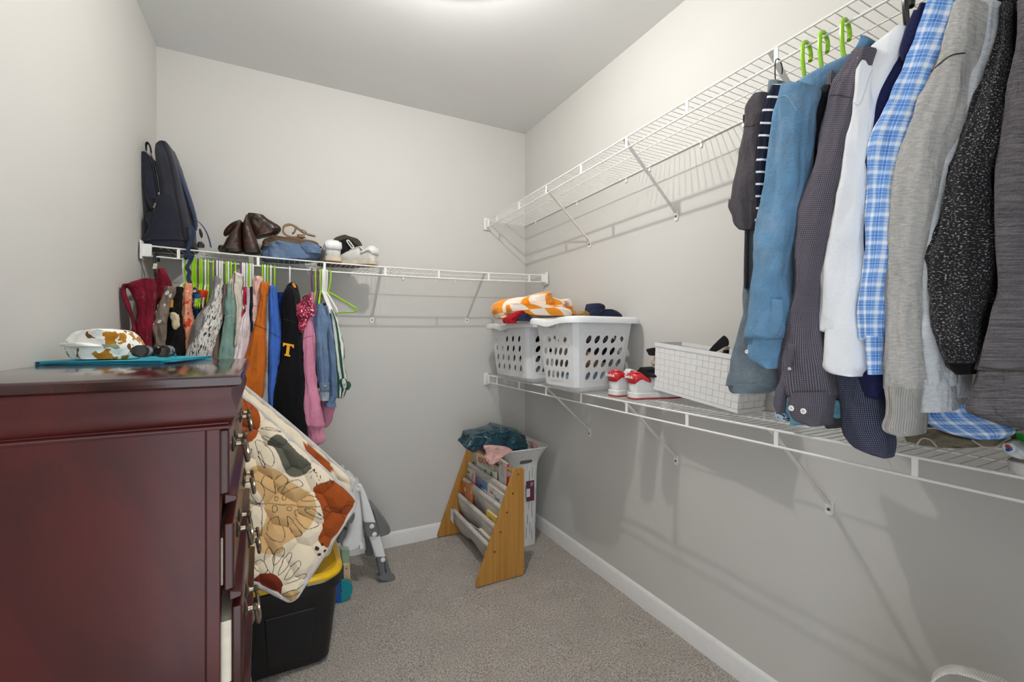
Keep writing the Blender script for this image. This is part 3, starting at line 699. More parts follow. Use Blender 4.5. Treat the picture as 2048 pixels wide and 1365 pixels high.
def book(label, xpl, TL, TR, h, th, col, ink=None, spine=None, rake=.03, decor=()):
    """cover whose top corners are seen at TL and TR on the plane x = xpl, dropping h into its pocket"""
    a, b = onx(TL[0], TL[1], xpl), onx(TR[0], TR[1], xpl)
    up = V((rake, 0, 1)).normalized(); wd = b-a; wd -= up*wd.dot(up)*0; n_ = wd.cross(up).normalized()
    if n_.x > 0: n_ = -n_
    root = thing('book', label, 'book', (a+b)/2-up*h/2, 'picture books in the sling shelf')
    cov = plain('cover_'+col, col, .3, var=.03, coat=.2)
    q = lambda p, d: p-n_*d
    MB().prism([q(a, 0), q(b, 0), q(b, 0)-up*h, q(a, 0)-up*h], -n_*.0018).build('front_cover', cov, root, smooth=False)
    e = wd.normalized()*.002
    MB().prism([q(a+e, .0018)-up*.002, q(b-e, .0018)-up*.002, q(b-e, .0018)-up*(h-.002), q(a+e, .0018)-up*(h-.002)], -n_*(th-.0036)).build('pages', M_PAGE, root, smooth=False)
    MB().prism([q(a, th-.0018), q(b, th-.0018), q(b, th-.0018)-up*h, q(a, th-.0018)-up*h], -n_*.0018).build('back_cover', cov, root, smooth=False)
    if spine:
        MB().prism([q(b, 0), q(b, th), q(b, th)-up*h, q(b, 0)-up*h], e*.7).build('spine', plain('spine_'+spine, spine, .35, var=.02), root, smooth=False)
    W = wd.length; r_ = wd.normalized()
    for d in decor:
        if d[0] == 't':
            _, s_, size, fu, fv, c_ = d
            text(s_, size, plain('ink_'+c_, c_, .5, var=0), root, a+r_*W*fu-up*fv, r_, up, 'title', .0006)
        elif d[0] == 's':
            _, s_, size, fv, c_ = d
            text(s_, size, plain('ink_'+c_, c_, .5, var=0), root, q(b, th/2)+e*.7-up*fv, -up, (-n_)*-1, 'title', .0008)
        elif d[0] == 'r':      # a printed line too small to read
            _, fu, fv, w_, h_, c_ = d
            MB().prism([a+r_*(W*fu+sx*w_/2)-up*(fv+sy*h_/2)+n_*.0001 for sx, sy in ((-1, -1), (1, -1), (1, 1), (-1, 1))], n_*.0004).build('printed_line', plain('ink_'+c_, c_, .5, var=0), root, smooth=False)
        elif d[0] == 'q':      # the same on a spine
            _, fv, w_, h_, c_ = d
            MB().prism([q(b, th/2+sx*w_/2)+e*.8-up*(fv+sy*h_/2) for sx, sy in ((-1, -1), (1, -1), (1, 1), (-1, 1))], e*.2).build('printed_line', plain('ink_'+c_, c_, .5, var=0), root, smooth=False)
        else:
            _, fu, fv, ru, rv, c_, ns = d
            MB().prism([a+r_*(W*fu+ru*cos(2*pi*k/ns+.5))-up*(fv+rv*sin(2*pi*k/ns+.5))+n_*.0001 for k in range(ns)], n_*.0004).build('cover_picture', plain('ink_'+c_, c_, .5, var=0), root, smooth=False)
    return root
X1, X2, X3, X4 = 1.112, 1.078, 1.042, 1.006
book('grey green picture book at the far end of the top pocket', X1+.006, (940, 905), (955, 912), .16, .010, 'a8b2a2', decor=(('p', .5, .07, .02, .02, '7c7a2c', 8),))
book('cream picture book with tall red title letters, top pocket', X1+.006, (953, 905), (986, 917), .17, .012, 'ead2b4', decor=(('t', 'KEATNO', .046, .5, .040, 'b5321f'),))
book('thick pale book with a green picture in the top pocket', X1-.006, (954, 924), (977, 936), .12, .022, 'c9cfcb', decor=(('p', .75, .05, .02, .034, '6f7d45', 7),))
book('white book with an olive stripe in the middle of the top pocket', X1-.006, (977.5, 937), (990, 945), .11, .016, 'd6d8cf', decor=(('p', .45, .05, .018, .05, '6b7a34', 6),))
book('grey back cover of a tall book with a red spine, top pocket', X1+.006, (998, 917), (1014, 929), .21, .014, 'b9b2ac', spine='c23a22', decor=(('r', .35, .018, .03, .006, '4a4a50'),)+tuple(('r', .5, .04+.007*k, .05-.006*(k % 3), .0015, '6a6a6a') for k in range(8))+(('q', .055, .005, .03, 'f0ece6'),))
book('white picture book with blue script title, far end of second pocket', X2+.006, (925.5, 931), (951, 944), .17, .014, 'dcd5cd', spine='b8587c', decor=(('t', 'Dr. Seuss', .024, .36, .024, '3f66a0'), ('p', .25, .075, .016, .034, 'c8482a', 3), ('p', .62, .09, .016, .02, '6a7a3a', 5), ('p', .8, .04, .012, .024, 'c08f8c', 8)))
book('blue night scene picture book in the second pocket', X2+.006, (955, 953), (976, 967), .15, .010, '5f86b4', decor=(('p', .35, .055, .010, .026, '1b2233', 4), ('p', .52, .065, .007, .02, '1b2233', 4), ('p', .8, .07, .014, .03, '9fc0dd', 8)))
book('small teal board book standing in front of the blue one', X2-.006, (959, 975), (974, 988), .08, .012, '2c5a6b')
book('thick white touch and feel board book at the near end of second pocket', X2-.006, (975, 967), (1006, 991), .15, .026, 'cfccc9', decor=(('t', 'See,', .030, .30, .032, 'b5482c'), ('t', 'Touch,', .026, .66, .045, '55606a'), ('t', 'Feel', .028, .45, .082, 'b5632c'), ('r', .40, .012, .04, .003, '6a6a6a')))
book('orange hardback with white spine lettering leaning in third pocket', X3-.006, (917, 963), (940, 967), .21, .022, 'c06a16', spine='e07a18', rake=.03, decor=(('p', .5, .10, .028, .05, '8a5a4a', 9), ('p', .6, .12, .016, .03, '6a7486', 7), ('p', .6, .045, .012, .014, 'd8d0c4', 9), ('s', 'STORIES OF ANIMAL DAYS', .017, .115, 'f4ece0')))
book('low cream board book at the far end of third pocket', X3-.006, (921, 988), (939, 1004), .10, .010, 'd3c3a6')
book('yellow paperback at the near end of the third pocket', X3-.006, (972, 1020), (992, 1036), .12, .018, 'd8b323', decor=(('p', .5, .028, .034, .0025, '6b5a1c', 4), ('p', .5, .036, .034, .0025, '6b5a1c', 4)))
book('open white leaflet leaning out of the bottom pocket', X4-.006, (900, 1001), (915, 1023), .10, .006, 'b9bcc4')
book('dark teal speckled book lying low in the bottom pocket', X4+.006, (938, 1047), (957, 1062), .09, .012, '1d4a5c', decor=tuple(('p', .1+.11*k, .008+.009*(k % 4), .003, .003, '8ecbd0', 5) for k in range(9)))
book('grey board book with cream pages at near end of bottom pocket', X4-.006, (955, 1057), (976, 1078), .09, .024, 'aeb6bc', decor=(('p', .62, .03, .006, .03, '5a6066', 4),))

# ------------------------------------------------------------------ tall hamper and the clothes on it
t = NT('white_hamper'); ob = t.coord('Object', (1, 1, .05)); t.bump(t.noise(ob, 300, 2), .25, .001); M_HAMP = t.done(t.ramp(t.noise(ob, 160, 3), [(.35, 'cfcfcb'), (.6, 'e2e2df')]), .45)
HX0, HX1, HY0, HY1 = 1.205, 1.405, 2.392, 2.70
hp = thing('laundry_hamper', 'tall white plastic hamper in the corner behind the bookshelf', 'hamper', V((1.3, 2.54, 0)))
def hring(z, o, r=.03): return rr_ring(HX0, HX1, HY0, HY1, z, r, o)
def hole_wall(mb, S, cells, holes, nh=16, rim=None):
    """cells: list of (s0, s1, z0, z1); holes: dict index -> (half width, half height, slant)"""
    for i, (s0, s1, z0, z1) in enumerate(cells):
        if i not in holes:
            mb.add([S(s0, z0), S(s1, z0), S(s1, z1), S(s0, z1)], [(0, 1, 2, 3)]); continue
        a, b, sl = holes[i][:3]; pw = holes[i][3] if len(holes[i]) > 3 else 1.0; cs, cz = (s0+s1)/2, (z0+z1)/2; hs, hz = (s1-s0)/2, (z1-z0)/2
        outer, inner = [], []
        for k in range(nh):
            th_ = 2*pi*(k+.0)/nh+pi/4; c_, n_ = cos(th_), sin(th_); m_ = max(abs(c_), abs(n_)); outer.append(S(cs+hs*c_/m_, cz+hz*n_/m_))
            y_ = b*math.copysign(abs(n_)**pw, n_); inner.append(S(cs+a*math.copysign(abs(c_)**pw, c_)+sl*y_, cz+y_))
        mb.add(outer+inner, [(k, (k+1) % nh, nh+(k+1) % nh, nh+k) for k in range(nh)])
def weld(o, d=.0005):
    bm = bmesh.new(); bm.from_mesh(o.data); bmesh.ops.remove_doubles(bm, verts=bm.verts, dist=d); bmesh.ops.recalc_face_normals(bm, faces=bm.faces)
    for f in bm.faces: f.smooth = True
    for e in bm.edges: e.smooth = len(e.link_faces) == 2 and e.calc_face_angle(0) < radians(25)
    bm.to_mesh(o.data); bm.free(); return o
def peri(hx, hy, r):
    P = rrect(hx, hy, r, 8); P.append(P[0]); L = [0]
    for a, b in zip(P, P[1:]): L.append(L[-1]+math.hypot(b[0]-a[0], b[1]-a[1]))
    def at(s):
        s %= L[-1]
        for i in range(len(P)-1):
            if L[i+1] >= s: k = (s-L[i])/max(1e-9, L[i+1]-L[i]); return (P[i][0]+(P[i+1][0]-P[i][0])*k, P[i][1]+(P[i+1][1]-P[i][1])*k)
        return P[0]
    return at, L[-1]
hat, HL = peri((HX1-HX0)/2, (HY1-HY0)/2, .03)
def hflare(z): return .010*z/.5+(.05*max(0, (z-.47)/.145)**2)
def HS(s, z):
    x, y = hat(s*HL); k = hflare(z); d = math.hypot(x, y)
    fx = ((HX1-HX0)/2+k)/((HX1-HX0)/2); fy = ((HY1-HY0)/2+k)/((HY1-HY0)/2)
    return V(((HX0+HX1)/2+x*fx, (HY0+HY1)/2+y*fy, z))
zsH = [.004, .1, .2, .3, .4, .47, .515, .545, .575, .60, .612]
nS = 60; mb = MB(); cells = []; holes = {}
# the near face is centred where y = -hy, x = 0
ss = [k/nS for k in range(nS+1)]
sc = min(ss, key=lambda q: abs(hat(q*HL)[0])+(10 if hat(q*HL)[1] > 0 else 0)); kc = ss.index(sc)
for zi in range(len(zsH)-1):
    k = 0
    while k < nS:
        if zsH[zi] == .515 and k == kc-2: cells.append((ss[k], ss[k+6], .515, .545)); holes[len(cells)-1] = (.026*1.5/HL*.95, .0125, 0, .5); k += 6
        else: cells.append((ss[k], ss[k+1], zsH[zi], zsH[zi+1])); k += 1
hole_wall(mb, HS, cells, holes, 24)
weld(mb.build('wall', M_HAMP, hp, solid=.003))
MB().tube([HS(k/80, .612)+V((0, 0, .001)) for k in range(81)], .0045, 8, cap=False).build('rim', M_HAMP, hp)
MB().add(hring(.006, -.002), [list(range(28))]).build('bottom', M_HAMP, hp, smooth=False)
mk = []
for x_, z0, z1 in ((1.345, .40, .47), (1.367, .42, .49), (1.365, .18, .27), (1.345, .23, .29), (1.335, .02+.12, .20), (1.368, .04, .10), (1.352, .08, .15), (1.33, .05, .12), (1.32, .3, .38)):
    yb = HY0-.010*z0/.5-.004
    mk.append(MB().box((x_, yb-.0005, (z0+z1)/2), (.0022, .001, z1-z0)).build('printed_dash', plain('dash_ink', '565656', .6), hp, smooth=False))
MB().box((1.352, HY0-.0128, .345), (.056, .001, .125)).build('plum_label', plain('plum_label', '5e2a44', .5), hp, smooth=False)
MB().box((1.338, HY0-.0136, .335), (.024, .001, .05)).build('label_picture', plain('label_white', 'd8d4d4', .5), hp, smooth=False)
for k_ in range(3): MB().box((1.364-.002*k_, HY0-.0136, .392-.008*k_), (.022-.004*k_, .0008, .003)).build('printed_line', plain('label_white', 'd8d4d4', .5), hp, smooth=False)
for cx_, cz_, h_ in ((1.405, .36, .05), (1.40, .13, .03)):
    pts = [V((cx_+.006, 0, cz_+h_*1.2)), V((cx_-.006, 0, cz_+h_*.3)), V((cx_-.012, 0, cz_-h_*.5)), V((cx_-.002, 0, cz_-h_)), V((cx_+.004, 0, cz_-h_*.3)), V((cx_, 0, cz_+h_*.2))]
    MB().tube([p+V((0, HY0-.0125+max(0, (p.x-1.385))*.9, 0)) for p in crp(pts, 30)], .0007, 5).build('leaf_outline', plain('dash_ink', '565656', .6), hp)
t = NT('teal_satin'); t.bump(t.noise(t.coord('Object'), 22, 3, .5, .8), .6, .02); M_SATIN = t.done('073a48', .3, sheen=.1, spec=.5)
M_PINKC = cloth('pale_pink_cotton', 'e3b4ac'); 
p = thing('satin_garment', 'crumpled teal satin garment heaped on the white hamper', 'clothing', V((1.22, 2.5, .62)))
cb = cX(900, 850, 6.5)
slab('heap', cb([(55, 690, 770), (75, 665, 800), (95, 540, 920), (125, 420, 960), (160, 300, 1040), (200, 290, 1050), (240, 265, 1060), (290, 240, 1075), (325, 300, 1060), (350, 480, 980)]), 'y', 2.36, .22, M_SATIN, p, n=40, N=90, folds=(6, .08), crump=(.045, 14), seed=5)
slab('draped_corner', cb([(170, 290, 440), (220, 265, 460), (270, 230, 430), (300, 218, 400), (330, 245, 380), (362, 290, 330)]), 'y', 2.33, .07, M_SATIN, p, n=26, N=50, folds=(5, .08), crump=(.02, 20), seed=6)
p = thing('pink_garment', 'pale pink cotton garment hanging over the hamper edge under the teal satin', 'clothing', V((1.2, 2.36, .58)))
slab('hanging_part', cb([(285, 475, 640), (310, 465, 780), (345, 490, 828), (370, 500, 800), (400, 505, 740), (440, 490, 690), (480, 490, 640), (510, 510, 580), (518, 530, 560)]), 'y', 2.315, .05, M_PINKC, p, n=30, N=50, folds=(5, .1), crump=(.016, 22), seed=12)
p = thing('pink_cloth', 'pale pink cloth corner showing at the right of the hamper rim', 'clothing', V((1.4, 2.5, .62)))
slab('corner', cb([(222, 1050, 1090), (250, 1065, 1140), (275, 1075, 1165), (310, 1085, 1130), (320, 1090, 1110)]), 'y', 2.46, .05, M_PINKC, p, n=16, N=40, folds=(4, .1), crump=(.01, 22), seed=14)

# ------------------------------------------------------------------ laundry baskets on the low shelf
M_BASK = plain('white_basket_plastic', 'dfe0e0', .38, var=.015)
def basket(label, cx, cy, hx, hy, rot, z0, h, flare, seed):
    root = thing('laundry_basket', label, 'laundry basket', V((cx, cy, z0)), 'white laundry baskets on the low shelf')
    at, L = peri(hx, hy, .038); cr_, sr_ = cos(rot), sin(rot)
    def S(s, z):
        x, y = at(s*L); f = flare*(z/h); zz = z
        fx, fy = (hx+f)/hx, (hy+f)/hy
        x, y = x*fx, y*fy
        return V((cx+x*cr_-y*sr_, cy+x*sr_+y*cr_, z0+zz))
    nS = 72; ss = [k/nS for k in range(nS+1)]
    # round-cornered floor
    mb = MB(); q = lambda o, z: [V((cx+a*cr_-b*sr_, cy+a*sr_+b*cr_, z0+z)) for a, b in rrect(hx+o, hy+o, max(.01, .038+o*.6) if o < 0 else .038, 8)]
    mb.loft([[p for p in q(-.045, .002)], q(-.022, .005), q(-.008, .016), q(0+flare*.03/h, .03)], cap=False); mb.add(q(-.045, .002), [list(range(36))])
    mb.build('base', M_BASK, root, angle=60)
    zr = [.03, .055]+[.055+.055*k for k in range(1, 5)]+[h-.06, h-.03, h-.012]
    rows = list(zip(zr, zr[1:])); cells = []; holes = {}
    def side(s): # which straight side this parameter lies on
        x, y = at(s*L)
        if abs(y) < hy-.042 and abs(x) > hx-.002: return 'x', y
        if abs(x) < hx-.042 and abs(y) > hy-.002: return 'y', x
        return None, 0
    # straight stretches get five slanted holes per row
    segs = []; s = 0
    pts = [side((k+.5)/360)[0] for k in range(360)]
    k = 0
    runs = []
    while k < 360:
        j = k
        while j < 360 and pts[j] == pts[k]: j += 1
        runs.append((k/360, j/360, pts[k])); k = j
    for s0, s1, kind in runs:
        ln = (s1-s0)*L
        nh = 5 if kind else max(2, int(ln/.02))
        for i in range(nh):
            a, b = s0+(s1-s0)*i/nh, s0+(s1-s0)*(i+1)/nh
            for r, (za, zb) in enumerate(rows):
                if kind and 1 <= r <= 4:
                    cells.append((a, b, za, zb)); holes[len(cells)-1] = (min(.0125, (b-a)*L*.33)/L, .0185, .35/L)
                else: cells.append((a, b, za, zb))
    mb = MB(); hole_wall(mb, S, cells, holes, 16)
    weld(mb.build('wall', M_BASK, root, solid=.003))
    prf = [(0, h-.014), (.003, h-.004), (.012, h), (.024, h-.002), (.031, h-.009), (.032, h-.030), (.029, h-.031), (.027, h-.010), (.014, h-.005), (.003, h-.012)]
    rings = []
    for k in range(73):
        s = k/72; p = S(s, h); o = S(s, h); x, y = at(s*L); n_ = V((x*cr_-y*sr_, x*sr_+y*cr_, 0)); 
        a_ = S(s+.002, h)-S(s-.002, h); n_ = V((a_.y, -a_.x, 0)).normalized(); 
        if n_.dot(V((p.x-cx, p.y-cy, 0))) < 0: n_ = -n_
        dip = .016*math.exp(-((y-0)/.05)**2)*(1 if x < -hx+.02 else 0)
        rings.append([V((p.x, p.y, z0))+n_*a+V((0, 0, b-dip)) for a, b in prf])
    MB().loft([r for r in rings], cap=False).build('rim', M_BASK, root, angle=50)
    # grip recess on the front
    f_ = flare*.9
    MB().loft([[V((cx+(-hx-f_-o)*cr_-(wy*cos(a))*sr_, cy+(-hx-f_-o)*sr_+(wy*cos(a))*cr_, z0+h-.028+wy*.62*min(0, sin(a)))) for a in [2*pi*k/24 for k in range(24)]] for o, wy in ((-.004, .046), (.004, .045), (.006, .040), (.003, .034), (-.002, .03))]).build('grip', M_BASK, root, angle=50)
    return root
basket('white laundry basket with oval holes nearest the sneakers, holding navy clothes', 1.305, 1.770, .146, .122, radians(4), 1.034, .352, .044, 1)
basket('white laundry basket in the corner, under the orange checked blanket', 1.331, 2.33, .136, .215, radians(-1), 1.034, .340, .035, 2)
def heap(name, label, cat, c, rad, m, seed, amp=.03, sc=14, group=None, rot=0, part='cloth_heap'):
    root = thing(name, label, cat, V(c), group)
    bm = bmesh.new(); bmesh.ops.create_icosphere(bm, subdivisions=5, radius=1)
    for v in bm.verts:
        p = v.co.copy(); q = V((math.copysign(abs(p.x)**.7, p.x)*rad[0], math.copysign(abs(p.y)**.7, p.y)*rad[1], math.copysign(abs(p.z)**.7, p.z)*rad[2]))
        nz = noise.noise(q*sc+V((seed*5, 0, 0)))*.5+(.45-abs(noise.noise(q*sc*1.7+V((0, seed*3, 0)))))*.8
        q += p*amp*nz
        v.co = Matrix.Rotation(rot, 3, 'Z') @ q+V(c)
    me = bpy.data.meshes.new(part); bm.to_mesh(me); bm.free()
    me.polygons.foreach_set('use_smooth', [True]*len(me.polygons)); me.materials.append(m)
    o = bpy.data.objects.new(part, me); COL.objects.link(o); o.parent = root; o.matrix_parent_inverse = parent_matrix(root).inverted()
    return root
M_NAVY = cloth('navy_cotton', '2a2f45'); M_WHT = cloth('white_cotton', 'dcdcdc'); M_TANC = cloth('tan_cotton', '9c7a4c'); M_LBL = cloth('light_blue_cotton', '9db4c8'); M_DK = cloth('black_cotton', '1e1d1f', var=.15)
M_BROWNC = cloth('taupe_cotton', '75675a'); M_RED = cloth('red_cotton', '9a1820')
gB = 'clothes inside the laundry baskets'
heap('folded_clothes', 'light blue cloth low inside the near laundry basket', 'clothing', (1.30, 1.775, 1.10), (.10, .075, .045), M_LBL, 1, group=gB)
heap('folded_clothes', 'white cloth low at the right inside the near laundry basket', 'clothing', (1.395, 1.775, 1.115), (.045, .07, .050), M_WHT, 2, group=gB)
heap('folded_clothes', 'tan cloth seen through the upper left holes of near basket', 'clothing', (1.235, 1.775, 1.20), (.055, .085, .055), M_BROWNC, 3, group=gB)
heap('folded_clothes', 'mustard cloth seen through the middle holes of near basket', 'clothing', (1.295, 1.72, 1.185), (.05, .05, .035), M_TANC, 4, .02, group=gB)
heap('folded_clothes', 'black cloth in the upper right of the near laundry basket', 'clothing', (1.365, 1.77, 1.235), (.09, .10, .06), M_DK, 5, group=gB)
heap('folded_clothes', 'pale cloth filling the bottom of the corner laundry basket', 'clothing', (1.325, 2.33, 1.115), (.105, .17, .05), M_WHT, 6, group=gB)
heap('folded_clothes', 'dark cloth in the middle of the corner laundry basket', 'clothing', (1.31, 2.33, 1.24), (.115, .18, .07), M_DK, 7, group=gB)
c5 = cX(940, 540, 4.875)
p = thing('navy_shorts', 'dark navy cloth folded on top of the near laundry basket', 'clothing', V((1.37, 1.8, 1.40)))
slab('folded_part', c5([(326, 1220, 1290), (345, 1212, 1340), (380, 1202, 1345), (420, 1196, 1350), (470, 1190, 1350)]), 'y', 1.76, .09, M_NAVY, p, folds=(4, .06), crump=(.012, 18), seed=3)
slab('leg_part', c5([(383, 1290, 1400), (400, 1282, 1460), (425, 1285, 1500), (445, 1290, 1510), (480, 1300, 1505)]), 'y', 1.74, .09, M_NAVY, p, folds=(4, .06), crump=(.010, 18), seed=4)
p = thing('brown_sock', 'small brown and black cloth peeking over the near basket rim', 'clothing', V((1.3, 1.8, 1.39)))
slab('tip', c5([(400, 1120, 1135), (415, 1090, 1165), (432, 1075, 1195), (465, 1075, 1195)]), 'y', 1.78, .05, M_TANC, p, n=14, folds=(4, .08), crump=(.01, 25), seed=4)
def check(name, c1, c2, sc, soft=0):
    t = NT(name); ck = t.n('ShaderNodeTexChecker'); ck.inputs['Scale'].default_value = sc; ck.inputs['Color1'].default_value = lin(c1); ck.inputs['Color2'].default_value = lin(c2)
    t.l(t.coord('UV', (1, 1, 1), (0, 0, .12), (.013, .02, 0)), ck.inputs['Vector']); t.bump(t.noise(t.coord('Object'), 500, 3), .3, .003)
    return t.done(ck.outputs['Color'], .95, sheen=.3, spec=.1)
M_CHK = check('orange_check_terry', 'ef9422', 'efe6da', 10.5)
p = thing('checked_blanket', 'orange and cream checked blanket folded on the corner laundry basket', 'blanket', V((1.3, 2.2, 1.41)))
slab('top_fold', c5([(210, 760, 820), (225, 700, 828), (250, 620, 836), (290, 600, 840), (320, 612, 838), (340, 640, 800)]), 'y', 2.06, .14, M_CHK, p, n=26, N=60, folds=(4, .04), crump=(.012, 12), seed=2)
slab('main_fold', c5([(262, 480, 860), (280, 400, 930), (310, 345, 1000), (350, 318, 1022), (390, 312, 1028), (430, 325, 1034), (450, 340, 1030), (470, 350, 640)]), 'y', 2.10, .22, M_CHK, p, n=34, N=80, folds=(4, .04), crump=(.014, 10), seed=5)
slab('lower_fold', c5([(328, 420, 720), (345, 410, 880), (380, 412, 1000), (410, 430, 1030), (438, 480, 1036), (446, 560, 1030)]), 'y', 2.03, .12, M_CHK, p, n=26, N=60, folds=(3, .03), crump=(.008, 10), seed=9)
slab('end_roll', c5([(282, 930, 1000), (300, 922, 1012), (340, 960, 1018), (400, 990, 1030), (435, 1000, 1036)]), 'y', 2.12, .14, M_CHK, p, n=20, N=40, folds=(3, .03), crump=(.008, 10), seed=11)
p = thing('red_shirt', 'red cloth bunched under the orange checked blanket', 'clothing', V((1.2, 2.2, 1.37)))
slab('bunch', c5([(398, 490, 530), (420, 450, 545), (445, 410, 540), (470, 360, 500), (492, 358, 470), (520, 365, 470)]), 'y', 2.02, .06, M_RED, p, n=20, folds=(4, .08), crump=(.010, 25), seed=3)
p = thing('navy_cloth', 'small navy cloth between the red shirt and the basket grip', 'clothing', V((1.2, 2.2, 1.36)))
slab('bunch', c5([(425, 520, 570), (445, 490, 600), (470, 480, 620), (500, 480, 620)]), 'y', 2.01, .05, M_NAVY, p, n=14, folds=(4, .08), crump=(.008, 25), seed=7)
# ------------------------------------------------------------------ shoes
def shoe(name, label, cat, heel, yaw, L, mats, group=None, W=.098, H=.085, roll=0, pitch=0, txt=None, sole_h=.028):
    """heel: ground point under the back of the heel; toe points along yaw. mats = upper, sole, collar, outsole, lace"""
    up_, so_, co_, ou_, la_ = mats
    heel = V(heel); R = Matrix.Rotation(yaw, 3, 'Z') @ Matrix.Rotation(pitch, 3, 'Y') @ Matrix.Rotation(roll, 3, 'X')
    T = lambda x, y, z: heel+R @ V((x, y, z))
    root = thing(name, label, cat, heel, group)
    def width(x): u = x/L; return W*(.33+.10*sin(pi*min(1, u*1.6))*.6+.09*sin(pi*max(0, min(1, (u-.35)/.65)))) if u < .86 else W*(.33+.105*sin(pi*(.86-.35)/.65)*.8)*max(.12, 1-((u-.86)/.14)**2)**.5
    def hw(x):
        u = x/L; base = .36+.14*math.exp(-((u-.70)/.22)**2)
        if u < .09: base *= (1-((.09-u)/.09)**2)**.5*.75+.25
        if u > .84: base *= max(.04, 1-((u-.84)/.16)**2)**.5
        return W*base
    def topz(x):
        u = x/L
        if u < .10: return H*(.97+.35*u)
        if u < .38: return H*(1-.25*sin(pi*(u-.1)/.56))
        return sole_h+(H*.86-sole_h)*max(.0, (1-((u-.38)/.64)**1.35))+.014*(1 if u < .95 else .4)
    n = 30; up = MB(); rings = []
    for i in range(n+1):
        x = L*(.003+.985*i/n); w_ = hw(x)*.97; zt = topz(x); r = []
        for k in range(20):
            a = 2*pi*k/20; c_, s_ = cos(a), sin(a)
            y = w_*math.copysign(abs(c_)**.62, c_)*(1-(.10 if x < .4*L else .18)*max(0, s_)**1.5); z = sole_h*.6+(zt-sole_h*.6)*(.5+.5*math.copysign(abs(s_)**.7, s_))
            r.append(T(x, y, z))
        rings.append(r)
    up.loft(rings).build('upper', up_, root, angle=60)
    for nm, m_, z0, z1, o in (('midsole', so_, .006, sole_h, .003), ('outsole', ou_, 0, .008, .0035)):
        rg = []
        for z, oo in ((z0, o-.002), (z0+.0015, o), (z1-.002, o), (z1, o-.002)):
            ring = []
            for k in range(48):
                a = 2*pi*k/48; u = .5-.5*cos(a); x = L*(-.004+1.008*u); ring.append(T(x-oo*cos(a), (hw(max(.0005, min(L*.999, x)))+oo)*(1 if a < pi else -1)*(1 if 0 < k < 48 and k != 24 else 0), z+.010*max(0, (u-.75)/.25)**2*0))
            rg.append(ring)
        MB().loft(rg).build(nm, m_, root, angle=45)
    # padded collar and opening
    pts = []
    for k in range(25):
        a = 2*pi*k/24; u = .20-.165*cos(a); x = L*u; pts.append(T(x, hw(x)*.80*sin(a)*(1 if True else 1), topz(x)-.004+.004*cos(a)))
    MB().tube(pts, .0065, 8, cap=False).build('collar', co_, root)
    MB().add([p-R @ V((0, 0, .006)) for p in pts[:-1]], [list(range(24))]).build('lining', M_DK, root, smooth=False)
    # heel tab and the band that runs from it along the collar
    rg = []
    for i in range(33):
        a = pi*(-.5+i/32)*1.0; tt = abs(a)/(pi/2)
        x = L*(.004+.30*tt**2.2); y = math.copysign(hw(max(x, L*.035))*(1.0 if tt > .35 else (tt/.35)**.55), a)*1.0+(.0025 if a > 0 else -.0025)
        if tt < .35: x = L*.004+.010*(tt/.35)**2
        z1 = topz(x)*(1-.05*min(1, tt*2)**2); zb = z1-H*(.38-.26*min(1, max(0, tt-.30)/.45))
        k_ = 1.01
        rg.append([T(x-.004*(1-tt), y*k_, zb), T(x-.0045*(1-tt), y*k_, (zb+z1)/2), T(x-.003*(1-tt), y*.97, z1)])
    MB().loft(rg, closed=False, cap=False).build('heel_tab', co_, root, solid=.003)
    tg = MB().loft([[T(L*u, s*.020, topz(L*u)+.003+(.010 if abs(s) < 1 else 0)*.3) for s in (-1, -.5, 0, .5, 1)] for u in (.30, .38, .48, .58, .66)], closed=False, cap=False).build('tongue', up_, root, solid=.004)
    for k in range(5):
        u = .40+.055*k
        MB().tube([T(L*u, -.024, topz(L*u)-.004), T(L*u+.004, 0, topz(L*u)+.007), T(L*u, .024, topz(L*u)-.004)], .0022, 6).build('lace', la_, root)
    if txt:
        text(txt[0], txt[1], txt[2], root, T(-.0075, 0, H*.83), R @ V((0, -1, 0)), R @ V((0, 0, 1)), 'lettering', .001)
    return root
M_WL = plain('white_leather', 'e6e6e4', .42, var=.02); M_WR = plain('white_rubber', 'e2e1de', .5, var=.02); M_REDL = plain('red_leather', 'c8242a', .4, var=.04); M_REDR = plain('red_rubber', 'a83230', .55, var=.05); M_WLACE = cloth('white_lace', 'e8e8e6')
M_GUM = plain('brown_gum_sole', '6e5138', .6, var=.1); M_OFFW = plain('offwhite_canvas', 'cfccc6', .8, var=.04); M_IVORY = plain('ivory_rubber', 'c9bda8', .6, var=.05)
RS = (M_WL, M_WR, M_REDL, M_REDR, M_WLACE); M_TXT = plain('white_print', 'f2f0ee', .5, var=0)
shoe('sneaker', 'white sneaker with red heel nearest the woven bin, second of the pair', 'shoe', (1.297, 1.432, 1.0325), radians(-10), .245, RS, 'red heeled sneakers on the low shelf', .092, .112, txt=('Reebok', .020, M_TXT))
shoe('sneaker', 'white sneaker with red heel nearest the laundry basket', 'shoe', (1.283, 1.535, 1.0325), radians(-2), .245, RS, 'red heeled sneakers on the low shelf', .092, .112, txt=('Reebok', .020, M_TXT))
WS = (M_OFFW, M_IVORY, M_WL, M_GUM, M_WLACE)
shoe('sneaker', 'off white sneaker standing heel forward beside the folded jeans', 'shoe', (.235, 2.478, 1.682), radians(94), .245, WS, 'off white sneakers on the back shelf', .108, .112, pitch=-.02, sole_h=.032)
shoe('sneaker', 'off white sneaker turned sideways at the right end of the back shelf pile', 'shoe', (.452, 2.505, 1.680), radians(140), .235, WS, 'off white sneakers on the back shelf', .100, .104, pitch=-.02, sole_h=.03)
M_LEATH = None
